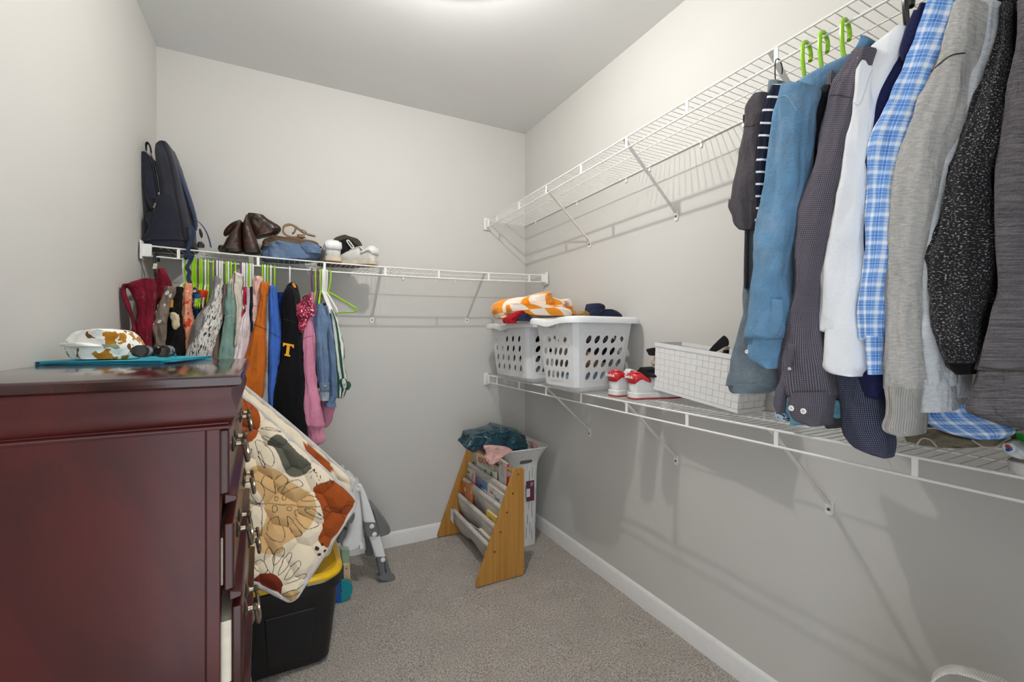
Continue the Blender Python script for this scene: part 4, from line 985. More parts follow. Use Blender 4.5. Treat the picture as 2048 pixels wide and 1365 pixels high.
t = NT('brown_boot_leather'); ob = t.coord('Object'); c = t.ramp(t.noise(ob, 18, 5, .6, .5), [(.3, '23140d'), (.55, '382217'), (.78, '5c3d2a')]); t.bump(t.noise(ob, 40, 4), .35, .004); M_LEATH = t.done(c, .38, spec=.5)
M_HEEL = plain('dark_boot_sole', '1d120c', .5, var=.1)
c2b = cX(420, 410, 5.851); q2b = lambda x, y: (420+x/5.851, 410+y/5.851)
p = thing('boot', 'brown leather boot on the left, its shaft folded behind to the left', 'boot', V((-.27, 2.56, 1.69)), 'brown boots on the back shelf')
slab('heel_counter', c2b([(195, 330, 385), (240, 292, 372), (300, 240, 365), (350, 205, 368), (420, 165, 372), (470, 130, 376), (510, 96, 378)]), 'y', 2.50, .12, M_LEATH, p, n=26, folds=(3, .03), crump=(.006, 20), seed=2)
slab('boot_heel', c2b([(505, 170, 376), (545, 176, 374)]), 'y', 2.495, .07, M_HEEL, p, n=6, folds=(2, 0), crump=(0, 1))
ptube('shaft', [(*q2b(365, 190), 3), (*q2b(320, 220), 7), (*q2b(260, 265), 9, .02), (*q2b(205, 320), 7.5, .03), (*q2b(172, 365), 3, .03)], 'y', 2.57, M_LEATH, p, N=16, flat=1.2, crump=.004)
slab('vamp', c2b([(470, 90, 150), (500, 80, 170), (530, 100, 190)]), 'y', 2.56, .10, M_LEATH, p, n=8, folds=(2, .02), crump=(.004, 20))
p = thing('boot', 'brown leather boot on the right, its shaft flopped over to the right', 'boot', V((-.17, 2.56, 1.69)), 'brown boots on the back shelf')
slab('heel_counter', c2b([(112, 412, 452), (150, 395, 452), (200, 375, 465), (250, 362, 480), (300, 362, 500), (360, 368, 528), (420, 372, 552), (480, 378, 572), (540, 386, 588)]), 'y', 2.49, .12, M_LEATH, p, n=30, folds=(3, .03), crump=(.006, 20), seed=4)
slab('boot_heel', c2b([(515, 388, 588), (555, 392, 586)]), 'y', 2.485, .07, M_HEEL, p, n=6, folds=(2, 0), crump=(0, 1))
slab('shaft', c2b([(94, 436, 500), (105, 430, 600), (135, 425, 650), (180, 440, 720), (230, 460, 790), (265, 480, 818), (300, 500, 812), (330, 520, 770), (350, 525, 640), (360, 535, 580)]), 'y', 2.56, .09, M_LEATH, p, n=36, N=60, folds=(3, .05), crump=(.012, 18), seed=9)
# folded trousers, jeans and a belt
def denim(name, col, var=.1, rough=.85):
    def pt(t, base, uv):
        n1 = t.noise(t.coord('UV', (1, .25, 1)), 1500, 2); n2 = t.noise(t.coord('Object'), 16, 4)
        c = t.mix(t.ramp(n1, [(.35, (0, 0, 0)), (.7, (.55, .55, .55))]), base, 'c7d3dc', 'MIX')
        return t.mix(t.ramp(n2, [(.5, (0, 0, 0)), (.75, (.35, .35, .35))]), c, 'd5dde2')
    return cloth(name, col, 1200, var, rough, .1, .5, pt)
M_JEAN = denim('mid_blue_denim', '3f5d80'); M_BRT = cloth('brown_twill', '6b5646')
p = thing('folded_jeans', 'folded mid blue jeans on the back shelf beside the boots', 'jeans', V((.05, 2.56, 1.70)))
slab('lower_fold', c2b([(418, 740, 860), (432, 680, 960), (450, 640, 1120), (480, 612, 1240), (520, 598, 1292), (560, 592, 1298), (600, 596, 1290), (625, 620, 1240)]), 'y', 2.475, .20, M_JEAN, p, n=30, N=80, folds=(5, .05), crump=(.012, 16), seed=4)
slab('upper_fold', c2b([(430, 1090, 1180), (450, 1060, 1240), (480, 1050, 1290), (520, 1080, 1296), (560, 1120, 1298)]), 'y', 2.465, .10, M_JEAN, p, n=18, N=50, folds=(4, .05), crump=(.008, 18), seed=6)
p = thing('folded_trousers', 'folded brown trousers lying on the folded jeans', 'trousers', V((.05, 2.58, 1.75)))
slab('fold', c2b([(358, 722, 770), (372, 640, 960), (388, 612, 1160), (405, 604, 1250), (425, 606, 1280), (450, 600, 1288), (475, 592, 1270), (485, 596, 640)]), 'y', 2.50, .18, M_BRT, p, n=26, N=70, folds=(4, .05), crump=(.010, 16), seed=7)
M_BELT = plain('tan_leather_belt', '7a5c38', .5, var=.1)
p = thing('belt', 'coiled tan leather belt with a metal buckle on the brown trousers', 'belt', V((.06, 2.58, 1.79)))
bp_ = [ony(*q2b(x, y), 2.53+o) for x, y, o in ((1100, 375, .05), (1000, 385, 0), (900, 360, -.02), (862, 310, .0), (875, 255, .03), (930, 232, .06), (990, 250, .07), (1060, 300, .05), (1130, 340, .03), (1230, 368, .02))]
ribbon('strap', bp_, .022, .004, M_BELT, p, (.05, .8, .5), 60)
ribbon('strap_end', [ony(*q2b(x, y), 2.53+o) for x, y, o in ((960, 340, 0), (985, 320, .0), (1000, 280, .01), (990, 265, .02))], .02, .004, M_BELT, p, (.2, 1, 0), 16)
slab('keeper', c2b([(345, 1020, 1110), (380, 1030, 1112)]), 'y', 2.535, .02, M_BELT, p, n=6, folds=(2, 0), crump=(0, 1), ex=6)
MB().tube([ony(*q2b(x, y), 2.545) for x, y in ((1065, 288), (1110, 300), (1150, 350), (1105, 330), (1065, 288))], .0025, 6).build('buckle', M_PEWTER, p)
MB().tube([ony(*q2b(x, y), 2.54) for x, y in ((1150, 345), (1235, 372))], .0028, 6).build('buckle_tongue', M_PEWTER, p)
M_OLV = cloth('dark_olive_canvas', '45433a')
p = thing('cap', 'dark olive cap lying behind the off white sneakers', 'hat', V((.33, 2.62, 1.70)))
slab('brim', c2b([(350, 1560, 1590), (365, 1500, 1640), (390, 1455, 1720), (420, 1460, 1755), (450, 1600, 1775), (478, 1720, 1782)]), 'y', 2.60, .03, M_OLV, p, n=20, folds=(2, .02), crump=(.004, 18), seed=2)
slab('crown', c2b([(395, 1570, 1640), (420, 1510, 1700), (470, 1500, 1740), (530, 1510, 1740), (600, 1520, 1720)]), 'y', 2.585, .12, M_DK, p, n=20, folds=(3, .04), crump=(.008, 18), seed=3)
ptube('lace_loop', [(*q2b(1600, 415), 1.2), (*q2b(1625, 420), 1.4), (*q2b(1660, 465), 1.4), (*q2b(1680, 495), 1.4), (*q2b(1660, 505), 1.4), (*q2b(1610, 440), 1.2), (*q2b(1600, 415), 1.2)], 'y', 2.57, M_WLACE, p, n=30, N=6)

# ------------------------------------------------------------------ backpack
def packmat(name, col, rough=.75):
    t = NT(name); ob = t.coord('Object'); t.bump(t.math('ADD', t.noise(ob, 12, 3), t.math('MULTIPLY', t.noise(ob, 700, 2), .1)), .5, .012)
    return t.done(t.ramp(t.noise(ob, 9, 4), [(.3, col), (.7, tuple(min(1, x*1.25) for x in [int(col[i:i+2], 16)/255 for i in (0, 2, 4)]))]), rough, sheen=.15, spec=.3)
M_PK = packmat('navy_nylon', '25252c'); M_PK2 = packmat('navy_nylon_pocket', '14172400'[:6]); M_PK3 = packmat('blue_webbing', '1d2a44', .6); M_ZIP = plain('dark_zip', '1a1a1a', .4, var=.1)
c1 = cX(250, 260, 5.055); q1 = lambda x, y: (250+x/5.055, 260+y/5.055)
bp = thing('backpack', 'navy backpack standing upright in the corner of the back shelf', 'backpack', V((-.43, 2.62, 1.70)))
slab('main_compartment', c1([(105, 330, 400), (125, 285, 428), (170, 270, 448), (250, 280, 480), (400, 300, 525), (600, 330, 585), (800, 330, 628), (1000, 300, 655), (1090, 250, 668), (1150, 200, 690), (1180, 190, 690)]), 'y', 2.49, .24, M_PK, bp, n=44, N=70, folds=(3, .03), crump=(.012, 8), seed=2, ex=3)
slab('front_compartment', c1([(212, 148, 200), (240, 136, 250), (330, 134, 292), (450, 138, 320), (560, 150, 345), (680, 185, 350), (760, 225, 340), (795, 255, 300)]), 'y', 2.50, .22, M_PK2, bp, n=34, N=60, folds=(3, .04), crump=(.014, 10), seed=5, ex=3)
slab('side_pocket', c1([(652, 345, 470), (680, 310, 480), (780, 285, 500), (900, 268, 525), (1000, 240, 545), (1080, 215, 560), (1110, 180, 640)]), 'y', 2.475, .05, M_PK2, bp, n=30, N=50, folds=(3, .03), crump=(.006, 12), seed=6, ex=3)
slab('front_pocket', c1([(830, 240, 290), (860, 195, 300), (920, 200, 290), (980, 225, 270), (1060, 190, 260), (1110, 165, 240)]), 'y', 2.485, .16, M_PK2, bp, n=24, N=40, folds=(3, .05), crump=(.010, 12), seed=7, ex=3)
slab('base_panel', c1([(1085, 210, 600), (1110, 170, 640), (1150, 165, 690), (1175, 175, 690)]), 'y', 2.48, .23, M_PK2, bp, n=12, N=50, folds=(3, .02), crump=(.004, 12), seed=8, ex=3.5)
slab('back_padding', c1([(110, 352, 420), (160, 380, 452), (300, 430, 500), (500, 470, 555), (700, 500, 600), (900, 535, 640), (1100, 580, 670)]), 'y', 2.485, .20, M_PK, bp, n=34, N=40, folds=(3, .02), crump=(.004, 14), seed=11, ex=3)
ptube('shoulder_strap', [(*q1(455, 195), 3), (*q1(490, 290), 5), (*q1(540, 420), 6), (*q1(600, 580), 6.5), (*q1(655, 740), 6.5), (*q1(690, 860), 6), (*q1(712, 950), 4.5), (*q1(705, 1010), 4)], 'y', 2.56, M_PK3, bp, n=40, N=12, flat=3.2)
ptube('haul_loop', [(*q1(215, 200), 1.5), (*q1(215, 150), 2), (*q1(232, 130), 2), (*q1(255, 170), 2), (*q1(265, 230), 1.5)], 'y', 2.58, M_ZIP, bp, n=16, N=8, flat=3)
ptube('zipper', [(*q1(258, 235), 1.1), (*q1(300, 350), 1.1), (*q1(330, 500), 1.1), (*q1(352, 640), 1.1)], 'y', 2.487, M_ZIP, bp, n=24, N=6)
for x, y in ((340, 640), (300, 750), (290, 775)): slab('zip_pull', c1([(y-10, x-12, x+12), (y+14, x-8, x+10)]), 'y', 2.468, .004, M_PEWTER, bp, n=6, folds=(2, 0), crump=(0, 1))
ribbon('webbing', [ony(*q1(x, y), 2.455-o) for x, y, o in ((640, 965, -.02), (690, 1010, 0), (690, 1060, .005), (665, 1130, .01), (645, 1190, .015), (630, 1250, .012), (610, 1290, .01), (640, 1295, .012), (680, 1265, .012), (660, 1330, .012), (628, 1390, .02), (650, 1440, .02), (640, 1500, .02), (660, 1560, .025), (665, 1640, .03))], .017, .0016, M_PK3, bp, (.9, -.3, .1), 60)
ribbon('webbing', [ony(*q1(x, y), 2.50) for x, y in ((700, 900), (760, 945), (810, 1010), (845, 1090), (870, 1190))], .016, .0016, M_PK3, bp, (.2, .95, .1), 24)
slab('buckle', c1([(1000, 745, 765), (1050, 750, 785), (1090, 765, 780)]), 'y', 2.49, .01, M_BLK, bp, n=10, folds=(2, 0), crump=(0, 1))
slab('buckle', c1([(1130, 740, 780), (1160, 725, 802), (1190, 735, 800)]), 'y', 2.47, .012, M_BLK, bp, n=10, folds=(2, 0), crump=(0, 1))

# ------------------------------------------------------------------ white woven bin on the low shelf
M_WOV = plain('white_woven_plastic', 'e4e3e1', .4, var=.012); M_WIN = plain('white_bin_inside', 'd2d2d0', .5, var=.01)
wa = V((1.372, 1.372, 1.077)); wb = V((1.362, .985, 1.036)); wl = (wb-wa); wn = V((1, .03, 0)); wup = (V((0, 0, 1))-wl.normalized()*wl.normalized().z).normalized()
wd_ = .148; wh = .195
bn = thing('woven_bin', 'white woven plastic bin tilted against the sneakers on low shelf', 'storage bin', wa+wl/2+wn*wd_/2)
def WP(u, d, h, o=0):
    sp_ = 1+.04*h/wh; c = wa+wl*(.5+(u-.5)*sp_)+wn*(wd_*(.5+(d-.5)*(1+.06*h/wh))); return c+wup*h
def woven(f, nu, nv, nm):
    for j in range(nv):
        mb = MB()
        for i in range(nu):
            o = .0016 if (i+j) % 2 else .0
            g = .02
            q = [f((i+g)/nu, (j+g)/nv, 0), f((i+1-g)/nu, (j+g)/nv, 0), f((i+1-g)/nu, (j+1-g)/nv, 0), f((i+g)/nu, (j+1-g)/nv, 0)]
            n_ = (q[1]-q[0]).cross(q[3]-q[0]).normalized(); 
            if n_.dot(q[0]-(wa+wl/2+wn*wd_/2)) < 0: n_ = -n_
            c = sum(q, V())/4
            t_ = [p+(c-p)*.08+n_*(.0010+o*.6) for p in q]; q = [p+n_*.0004 for p in q]
            mb.add(q+t_, [(4, 5, 6, 7), (0, 1, 5, 4), (1, 2, 6, 5), (2, 3, 7, 6), (3, 0, 4, 7)])
        mb.build(nm, M_WOV, bn, angle=30, kind='stuff')
hz = lambda v: .012+v*(wh-.028)
woven(lambda u, v, o: WP(u, 0, hz(v)), 15, 7, 'woven_band'); woven(lambda u, v, o: WP(1, u, hz(v)), 5, 7, 'woven_band')
mb = MB()
for nm, q in (('f', lambda a, h: WP(a, 0, h)), ('b', lambda a, h: WP(a, 1, h)), ('l', lambda a, h: WP(0, a, h)), ('r', lambda a, h: WP(1, a, h))):
    mb.add([q(0, 0), q(1, 0), q(1, wh), q(0, wh)], [(0, 1, 2, 3)])
mb.add([WP(0, 0, .003), WP(1, 0, .003), WP(1, 1, .003), WP(0, 1, .003)], [(0, 1, 2, 3)])
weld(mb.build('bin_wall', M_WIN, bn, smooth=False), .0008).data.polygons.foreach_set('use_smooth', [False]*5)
for h0, h1, nm in ((wh-.016, wh, 'rim_band'), (0, .012, 'base_band')):
    mb = MB()
    rg = [[WP(a, d, h)+o for a, d, o in ((0, 0, -wn*.003), (1, 0, -wn*.003+wl.normalized()*.002), (1, 1, wl.normalized()*.003), (0, 1, -wl.normalized()*.003))] for h in (h0, h1)]
    mb.loft(rg, cap=False).build(nm, M_WOV, bn, smooth=False, solid=.003)
p = thing('black_strap', 'flat black strap end standing up out of the woven bin', 'strap', WP(.7, .5, .2))
cbn = cX(1290, 650, 6.826)
slab('strap_body', cbn([(152, 1060, 1080), (180, 1030, 1110), (230, 980, 1134), (290, 920, 1120), (340, 880, 1020), (390, 862, 960), (450, 862, 950)]), 'x', 1.43, .006, M_DK, p, n=24, folds=(3, .02), crump=(.003, 20), ex=5)
p = thing('beige_strap', 'beige webbing strap in the woven bin behind the black one', 'strap', WP(.75, .5, .19))
slab('strap_body', cbn([(300, 1080, 1120), (340, 1010, 1115), (380, 940, 1060), (420, 935, 1040), (470, 935, 1030)]), 'x', 1.42, .02, cloth('beige_webbing', 'bdb1a2'), p, n=18, folds=(3, .05), crump=(.006, 20))
p = thing('black_sandal', 'black sandal strap among the things in the woven bin', 'shoe', WP(.8, .5, .18))
slab('strap_body', cbn([(345, 1060, 1118), (380, 1040, 1118), (412, 1040, 1118), (460, 1040, 1118)]), 'x', 1.405, .02, M_DK, p, n=12, folds=(3, .05), crump=(.006, 20))
# things between the sneakers and the bin
csn = cX(1270, 650, 12.41)
p = thing('black_cloth', 'dark flat object sticking out behind the left edge of the woven bin', 'clothing', V((1.46, 1.47, 1.23)))
slab('flap', csn([(572, 440, 520), (600, 280, 540), (640, 262, 540), (700, 295, 540), (755, 330, 540), (768, 420, 540)]), 'x', 1.45, .02, M_DK, p, n=20, folds=(3, .02), crump=(.003, 20), ex=4)
p = thing('black_sock', 'black knit sock lying on the red heeled sneakers', 'sock', V((1.40, 1.47, 1.12)))
slab('sock_body', csn([(1055, 90, 200), (1090, 40, 330), (1150, -10, 350), (1200, 10, 345), (1260, 120, 520), (1310, 200, 520)]), 'x', 1.36, .06, M_DK, p, n=24, folds=(4, .05), crump=(.010, 22), seed=4)
p = thing('white_laces', 'cream sneaker laces and cloth bunched above the black sock', 'laces', V((1.44, 1.47, 1.16)))
slab('bunch', csn([(790, 440, 520), (840, 380, 525), (900, 400, 525), (960, 385, 525), (1010, 365, 480), (1050, 230, 520), (1080, 215, 520), (1110, 330, 520)]), 'x', 1.44, .04, cloth('cream_knit', 'c9c0b4'), p, n=30, folds=(7, .14), crump=(.012, 40), seed=4)
# ------------------------------------------------------------------ hangers and hanging clothes
HCOL = {'L': plain('lime_plastic', '9ad321', .3, var=.02), 'W': plain('white_hanger_plastic', 'ecebe8', .35, var=.01), 'P': plain('purple_plastic', '6d3f72', .3, var=.03), 'K': plain('black_hanger_plastic', '151515', .3, var=.05), 'S': plain('black_steel_wire', '26221f', .3, .7, var=.05)}
def hanger(label, col, top, h, half=.19, neck=.11, drop=.085, r=.0036, group=None, bar=True, flat=False, hr=.017, stem_bend=0.0):
    """top: centre of the rail where the hook rests; h: horizontal direction of the near arm"""
    h = V(h).normalized(); z = V((0, 0, 1)); top = V(top); m = HCOL[col]
    root = thing('clothes_hanger', label, 'hanger', top, group)
    c = top+z*(-hr+.0036+r)
    pts = [c-h*hr*.9-z*hr*.55, c-h*hr, ] if False else []
    hook = [c+(-h)*hr*cos(a)+z*hr*sin(a) for a in [radians(x) for x in (-35, -10, 20, 55, 90, 125, 155, 180)]]
    hook += [c+h*hr-z*.03, c+h*(hr*.6)-z*(neck*.55), c+h*(hr*.1+stem_bend)-z*(neck-.03), c-z*(neck-.017)]
    MB().tube(crp(hook, 40), r if col != 'S' else .0016, 8).build('hook', m, root)
    n_ = c-z*(neck-.017)
    arm = [n_-h*half-z*drop, n_-h*half*.55-z*drop*.52, n_-h*.025-z*.006, n_, n_+h*.025-z*.006, n_+h*half*.55-z*drop*.52, n_+h*half-z*drop]
    lower = [n_+h*half*1.02-z*(drop+.008), n_+h*(half-.01)-z*(drop+.018)]
    rr_ = r*1.25 if not flat else .009
    MB().tube(crp(arm, 40), rr_, 8, up=(h.y, -h.x, 0), flat=1 if not flat else .6).build('shoulder_arm', m, root)
    if bar:
        b_ = [n_+h*half-z*drop, n_+h*(half-.006)-z*(drop+.016), n_+h*half*.6-z*(drop+.020), n_-h*half*.6-z*(drop+.020), n_-h*(half-.006)-z*(drop+.016), n_-h*half-z*drop]
        MB().tube(crp(b_, 30), r*.9, 8).build('trouser_bar', m, root)
    return root
def torso(root, m, top, h, sh, length, th, neck=.115, seed=1, flare=1.03, name='body', slope=.10, near_cut=0.0):
    """body of a garment hanging below the rail point `top`, its shoulders along h"""
    h = V(h).normalized(); v = V((h.y, -h.x, 0)); top = V(top); rings = []
    prof = [(neck, .035), (neck+.012, .060), (neck+slope*.5, sh*.62), (neck+slope*.85, sh*.93), (neck+slope+.03, sh*1.0), (neck+length*.45, sh*.98), (neck+length*.8, sh*flare), (neck+length, sh*flare)]
    P = cr(prof, 30); N = 48
    for i, (dz, w_) in enumerate(P):
        t_ = i/29; k = .55 if i == 0 else 1; rg = []
        for j in range(N):
            ph = 2*pi*j/N; x = math.copysign(abs(cos(ph))**.7, cos(ph)); y = math.copysign(abs(sin(ph))**.7, sin(ph))
            p = top+h*(w_*x)-V((0, 0, dz+.012*noise.noise(V((x*2, seed, 0)))*(t_ > .9)))
            f = th*(.6+.4*t_)*k*(1+.5*sin(7*x+seed+2*t_)*t_)
            rg.append(p+v*(f*y+.012*t_*noise.noise(V((x*3+seed, t_*2.5, seed)))))
        rings.append(rg)
    return MB().loft(rings).build(name, m, root, angle=80)
# --- fabrics
def pat_stripes(c2, period, duty, axis=1, soft=.02):
    def f(t, base, uv):
        s = t.sep(uv)[axis]; fr = t.math('FRACT', t.math('DIVIDE', s, period)); return t.mix(t.ramp(fr, [(duty, (1, 1, 1)), (min(1, duty+soft), (0, 0, 0))]), base, c2)
    return f
def pat_speck(c2, scale, th, sx=1, sy=1, soft=.04):
    def f(t, base, uv):
        return t.mix(t.ramp(t.noise(t.coord('UV', (sx, sy, 1)), scale, 3, .6), [(th, (0, 0, 0)), (min(1, th+soft), (1, 1, 1))]), base, c2)
    return f
def pat_dots(c2, scale, th, sx=1, sy=1, rand=1.0):
    def f(t, base, uv):
        nd = t.n('ShaderNodeTexVoronoi'); nd.inputs['Scale'].default_value = scale; nd.inputs['Randomness'].default_value = rand; t.l(t.coord('UV', (sx, sy, 1)), nd.inputs['Vector'])
        return t.mix(t.ramp(nd.outputs[0], [(th, (1, 1, 1)), (th+.05, (0, 0, 0))]), base, c2)
    return f
def pat_blobs(cols, scale, dist=.4):
    def f(t, base, uv):
        for i, (c2, th) in enumerate(cols):
            base = t.mix(t.ramp(t.noise(t.coord('UV', (1, 1, 1), (0, 0, i), (i*3.1, i*1.7, 0)), scale, 3, .5, dist), [(th, (0, 0, 0)), (th+.03, (1, 1, 1))]), base, c2)
        return base
    return f
def pat_plaid(c1, c2, period):
    def f(t, base, uv):
        s = t.sep(uv); fx = t.math('FRACT', t.math('DIVIDE', s[0], period)); fy = t.math('FRACT', t.math('DIVIDE', s[1], period))
        st = [(0, (.0, .0, .0)), (.10, (0, 0, 0)), (.16, (.85, .85, .85)), (.36, (.95, .95, .95)), (.40, (.35, .35, .35)), (.44, (1, 1, 1)), (.56, (1, 1, 1)), (.60, (.3, .3, .3)), (.64, (.9, .9, .9)), (.84, (.8, .8, .8)), (.92, (0, 0, 0))]
        a = t.ramp(fx, st); b = t.ramp(fy, st)
        m_ = t.math('MULTIPLY', t.math('ADD', a, b), .5)
        c = t.ramp(m_, [(.0, c2), (.30, 'c3d5ee'), (.55, '8fb2e2'), (.75, '6d98d6'), (1.0, c1)])
        w_ = t.noise(t.coord('UV'), 1800, 2); return t.mix(.12, c, t.ramp(w_, [(0, '7090b8'), (1, 'ffffff')]), 'MULTIPLY')
    return f
F = {}
F['burgundy'] = cloth('burgundy_corduroy', '6e1828', 300, .15, pat=pat_speck('a04a58', 60, .62, 1, .3, .1))
t_ = F['burgundy'].node_tree
F['taupe_dot'] = cloth('taupe_dotted', '7c6e62', pat=pat_dots('e8e2da', 34, .30, 1, 1, .8))
F['blackfl'] = cloth('black_floral', '161514', pat=pat_blobs((('4c5a44', .64), ('d2c9b2', .70)), 16))
F['coral'] = cloth('coral_floral', 'e39a7c', pat=pat_blobs((('c8442e', .58), ('f0dcc4', .66), ('8a8a5a', .68)), 26))
F['bwpat'] = cloth('black_white_print', '20222c', pat=pat_speck('dcdad6', 90, .53))
F['blue'] = cloth('royal_blue', '27528f'); F['red'] = cloth('orange_red', 'c8401c')
F['knit'] = cloth('grey_white_knit', 'dedbd4', 400, .06, fold=.7, pat=lambda t, b, uv: t.mix(t.ramp(t.noise(t.coord('UV', (1, 1, 1), (0, 0, .6), (0, 0, 0)), 6, 1), [(.50, (0, 0, 0)), (.53, (1, 1, 1))]), t.mix(t.ramp(t.noise(t.coord('UV', (5, 1, 1), (0, 0, .7)), 38, 2, .6), [(.55, (0, 0, 0)), (.58, (1, 1, 1))]), b, '333333'), t.ramp(t.noise(t.coord('UV'), 420, 2), [(.4, '4a4a49'), (.6, 'a3a19e')])))
F['green'] = cloth('kelly_green', '237a48'); F['brown'] = cloth('mocha_knit', '6d5a50'); F['sage'] = cloth('sage_fleece', '76938a')
F['creamst'] = cloth('cream_striped', 'cfc6b8', pat=pat_stripes('6d665c', .055, .10, 0)); F['pinkhot'] = cloth('hot_pink_terry', 'd22a58', 300)
F['whitepink'] = cloth('white_pink_check', 'e2d6d6', pat=pat_stripes('d8c0c4', .012, .3, 0, .2)); F['navy2'] = cloth('navy_jersey', '1e2740')
F['blush'] = cloth('blush_jersey', 'dcb4aa', pat=pat_dots('c89a94', 60, .12)); F['cream'] = cloth('cream_jersey', 'd8c8a6'); F['orange'] = cloth('rust_orange_fleece', 'bd6522', 900, .05)
F['greyblue'] = cloth('grey_blue_marl', '93a3b0', pat=pat_speck('b8c2c8', 300, .5)); F['bluesw'] = cloth('blue_marl_fleece', '3460b4', pat=pat_speck('4f78c6', 400, .5)); F['navybr'] = cloth('bright_navy', '16306e')
F['hoodie'] = cloth('black_fleece', '101013', 900, .1); F['ruffle'] = cloth('raspberry_floral', 'a82c4c', pat=pat_dots('ecdcdc', 95, .28)); F['pink'] = cloth('rose_pink_fleece', 'cf86a0', 900, .04)
F['denimA'] = denim('washed_denim', '4a678c'); F['denimB'] = denim('mid_denim', '3b5a80')
F['greenst'] = cloth('green_white_stripe', 'd8dad2', pat=pat_stripes('24523f', .036, .48, 0, .03))
F['stitch'] = plain('pale_stitch', 'c9c2b8', .8, var=0); F['dstitch'] = plain('dark_stitch', '3a2c24', .8, var=0)
k2 = cX(230, 480, 3.033); w2 = lambda x, y: (230+x/3.033, 480+y/3.033)
RY = YW-.300-.006
def railB(X):
    """point on the hang rail of the back shelf under crop column X"""
    x = ony(230+X/3.033, 525, RY).x; return V((x, YW-.300, BZ(x)-.045))
def dirB(top, X, Y=380, y=2.27):
    e = ony(230+X/3.033, 480+Y/3.033, y); d = V((e.x-top.x, e.y-top.y, 0)); return d.normalized()
def GB(name, label, fab, X, rows, off=0.0, depth=.055, cat='clothing', length=.5, sh=.165, th=.010, group='clothes on the back rail', folds=(5, .08), crump=(.012, 9), seed=None, body=True, part='sleeve', ex=2.3, n=34, neck=.165):
    top = railB(X); rows_ = k2(rows); seed = seed or int(X) % 17+1
    mid = rows[min(2, len(rows)-1)]; h = dirB(top, (mid[1]+mid[2])/2, mid[0], 2.28+off)
    root = thing(name, label, cat, top-V((0, 0, .3)), group)
    slab(part, rows_, 'y', 2.245+off, depth, F[fab] if isinstance(fab, str) else fab, root, n=n, N=60, folds=folds, crump=(crump[0]*1.5, crump[1]*2.2), seed=seed, ex=ex, an=.28)
    if body: torso(root, F[fab] if isinstance(fab, str) else fab, top, h, sh, length, th, seed=seed, neck=neck)
    return root
def seam(root, pts, m, y=0, r=.0012):
    P = [hit(root, *w2(a[0], a[1])) for a in cr(pts, 14)]; P = [p for p in P if p is not None]
    if len(P) > 2: MB().tube(P, r, 6).build('seam', m, root)
# burgundy pinafore on the black hanger: wide, seen three-quarter from the front
tb = railB(250)
g = thing('pinafore_dress', 'burgundy corduroy pinafore dress on a black hanger beside the left wall', 'dress', tb-V((0, 0, .3)), 'clothes on the back rail')
slab('back_panel', k2([(175, 262, 286), (220, 255, 312), (270, 235, 336), (330, 225, 318), (440, 215, 272), (560, 190, 240), (660, 150, 230), (730, 120, 225)]), 'y', 2.30, .05, F['burgundy'], g, n=40, N=60, folds=(5, .06), crump=(.014, 8), seed=3)
slab('front_panel', k2([(235, 150, 222), (258, 90, 232), (275, 60, 238), (300, 85, 240), (350, 106, 236), (420, 112, 228), (520, 118, 215), (600, 124, 205), (730, 118, 200)]), 'y', 2.20, .06, F['burgundy'], g, n=44, N=60, folds=(6, .08), crump=(.016, 9), seed=6)
slab('armhole_edge', k2([(268, 46, 90), (290, 36, 52), (330, 38, 56), (400, 62, 80), (470, 88, 104), (520, 100, 118), (560, 96, 130), (600, 102, 140), (730, 106, 150)]), 'y', 2.20, .035, F['burgundy'], g, n=44, N=30, folds=(5, .08), crump=(.008, 20), seed=9)
hanger('flat black hanger carrying the burgundy pinafore dress', 'K', tb, V((-.25, -1, 0)), .17, .125, .06, .0055, 'hangers on the back rail', bar=False, flat=True)
slab('size_tag', k2([(143, 232, 256), (175, 226, 250)]), 'y', 2.452, .012, plain('tag_cream', 'd8ccb0', .6), bpy.data.objects[-1] if False else g, n=6, folds=(2, 0), crump=(0, 1), ex=6)
GB('blouse', 'taupe blouse with white dots hanging next to the burgundy dress', 'taupe_dot', 425, [(285, 318, 350), (330, 292, 345), (390, 262, 332), (440, 248, 322), (490, 252, 305), (520, 226, 300), (570, 222, 298), (610, 236, 285), (660, 244, 270)], -.02, folds=(6, .12), crump=(.018, 14), length=.35)
g = GB('dress', 'black dress with pale flowers hanging behind the sunglasses', 'blackfl', 432, [(285, 368, 398), (320, 352, 416), (400, 318, 412), (470, 310, 412), (560, 302, 418), (640, 285, 425), (730, 270, 432)], .0, .07, 'dress')
slab('orange_patch', k2([(365, 332, 352), (385, 328, 352), (410, 330, 350)]), 'y', 2.238, .01, plain('orange_patch', 'c98320', .8), g, n=6, folds=(2, 0), crump=(.002, 30))
slab('flower_print', k2([(440, 338, 362), (470, 340, 384), (500, 348, 390), (530, 350, 386), (545, 358, 375)]), 'y', 2.240, .012, F['cream'], g, n=14, folds=(6, .12), crump=(.012, 40))
GB('blouse', 'coral blouse with red and cream flowers between the black dress and white knit', 'coral', 445, [(265, 414, 462), (310, 404, 462), (380, 408, 456), (450, 411, 452), (520, 414, 466), (590, 420, 452), (650, 424, 444), (730, 428, 442)], .01, .05, length=.35)
GB('top', 'black and white printed top behind the coral blouse', 'bwpat', 478, [(290, 446, 482), (360, 450, 486), (430, 456, 490), (500, 466, 494), (560, 474, 494)], .08, .04)
GB('top', 'royal blue top showing between the printed top and the white knit', 'blue', 500, [(330, 478, 512), (420, 482, 516), (500, 486, 520), (560, 486, 516)], .07, .04)
GB('top', 'orange red top behind the lime hangers left of the white knit', 'red', 530, [(305, 506, 548), (380, 510, 548), (450, 514, 548), (520, 512, 540)], .08, .04)
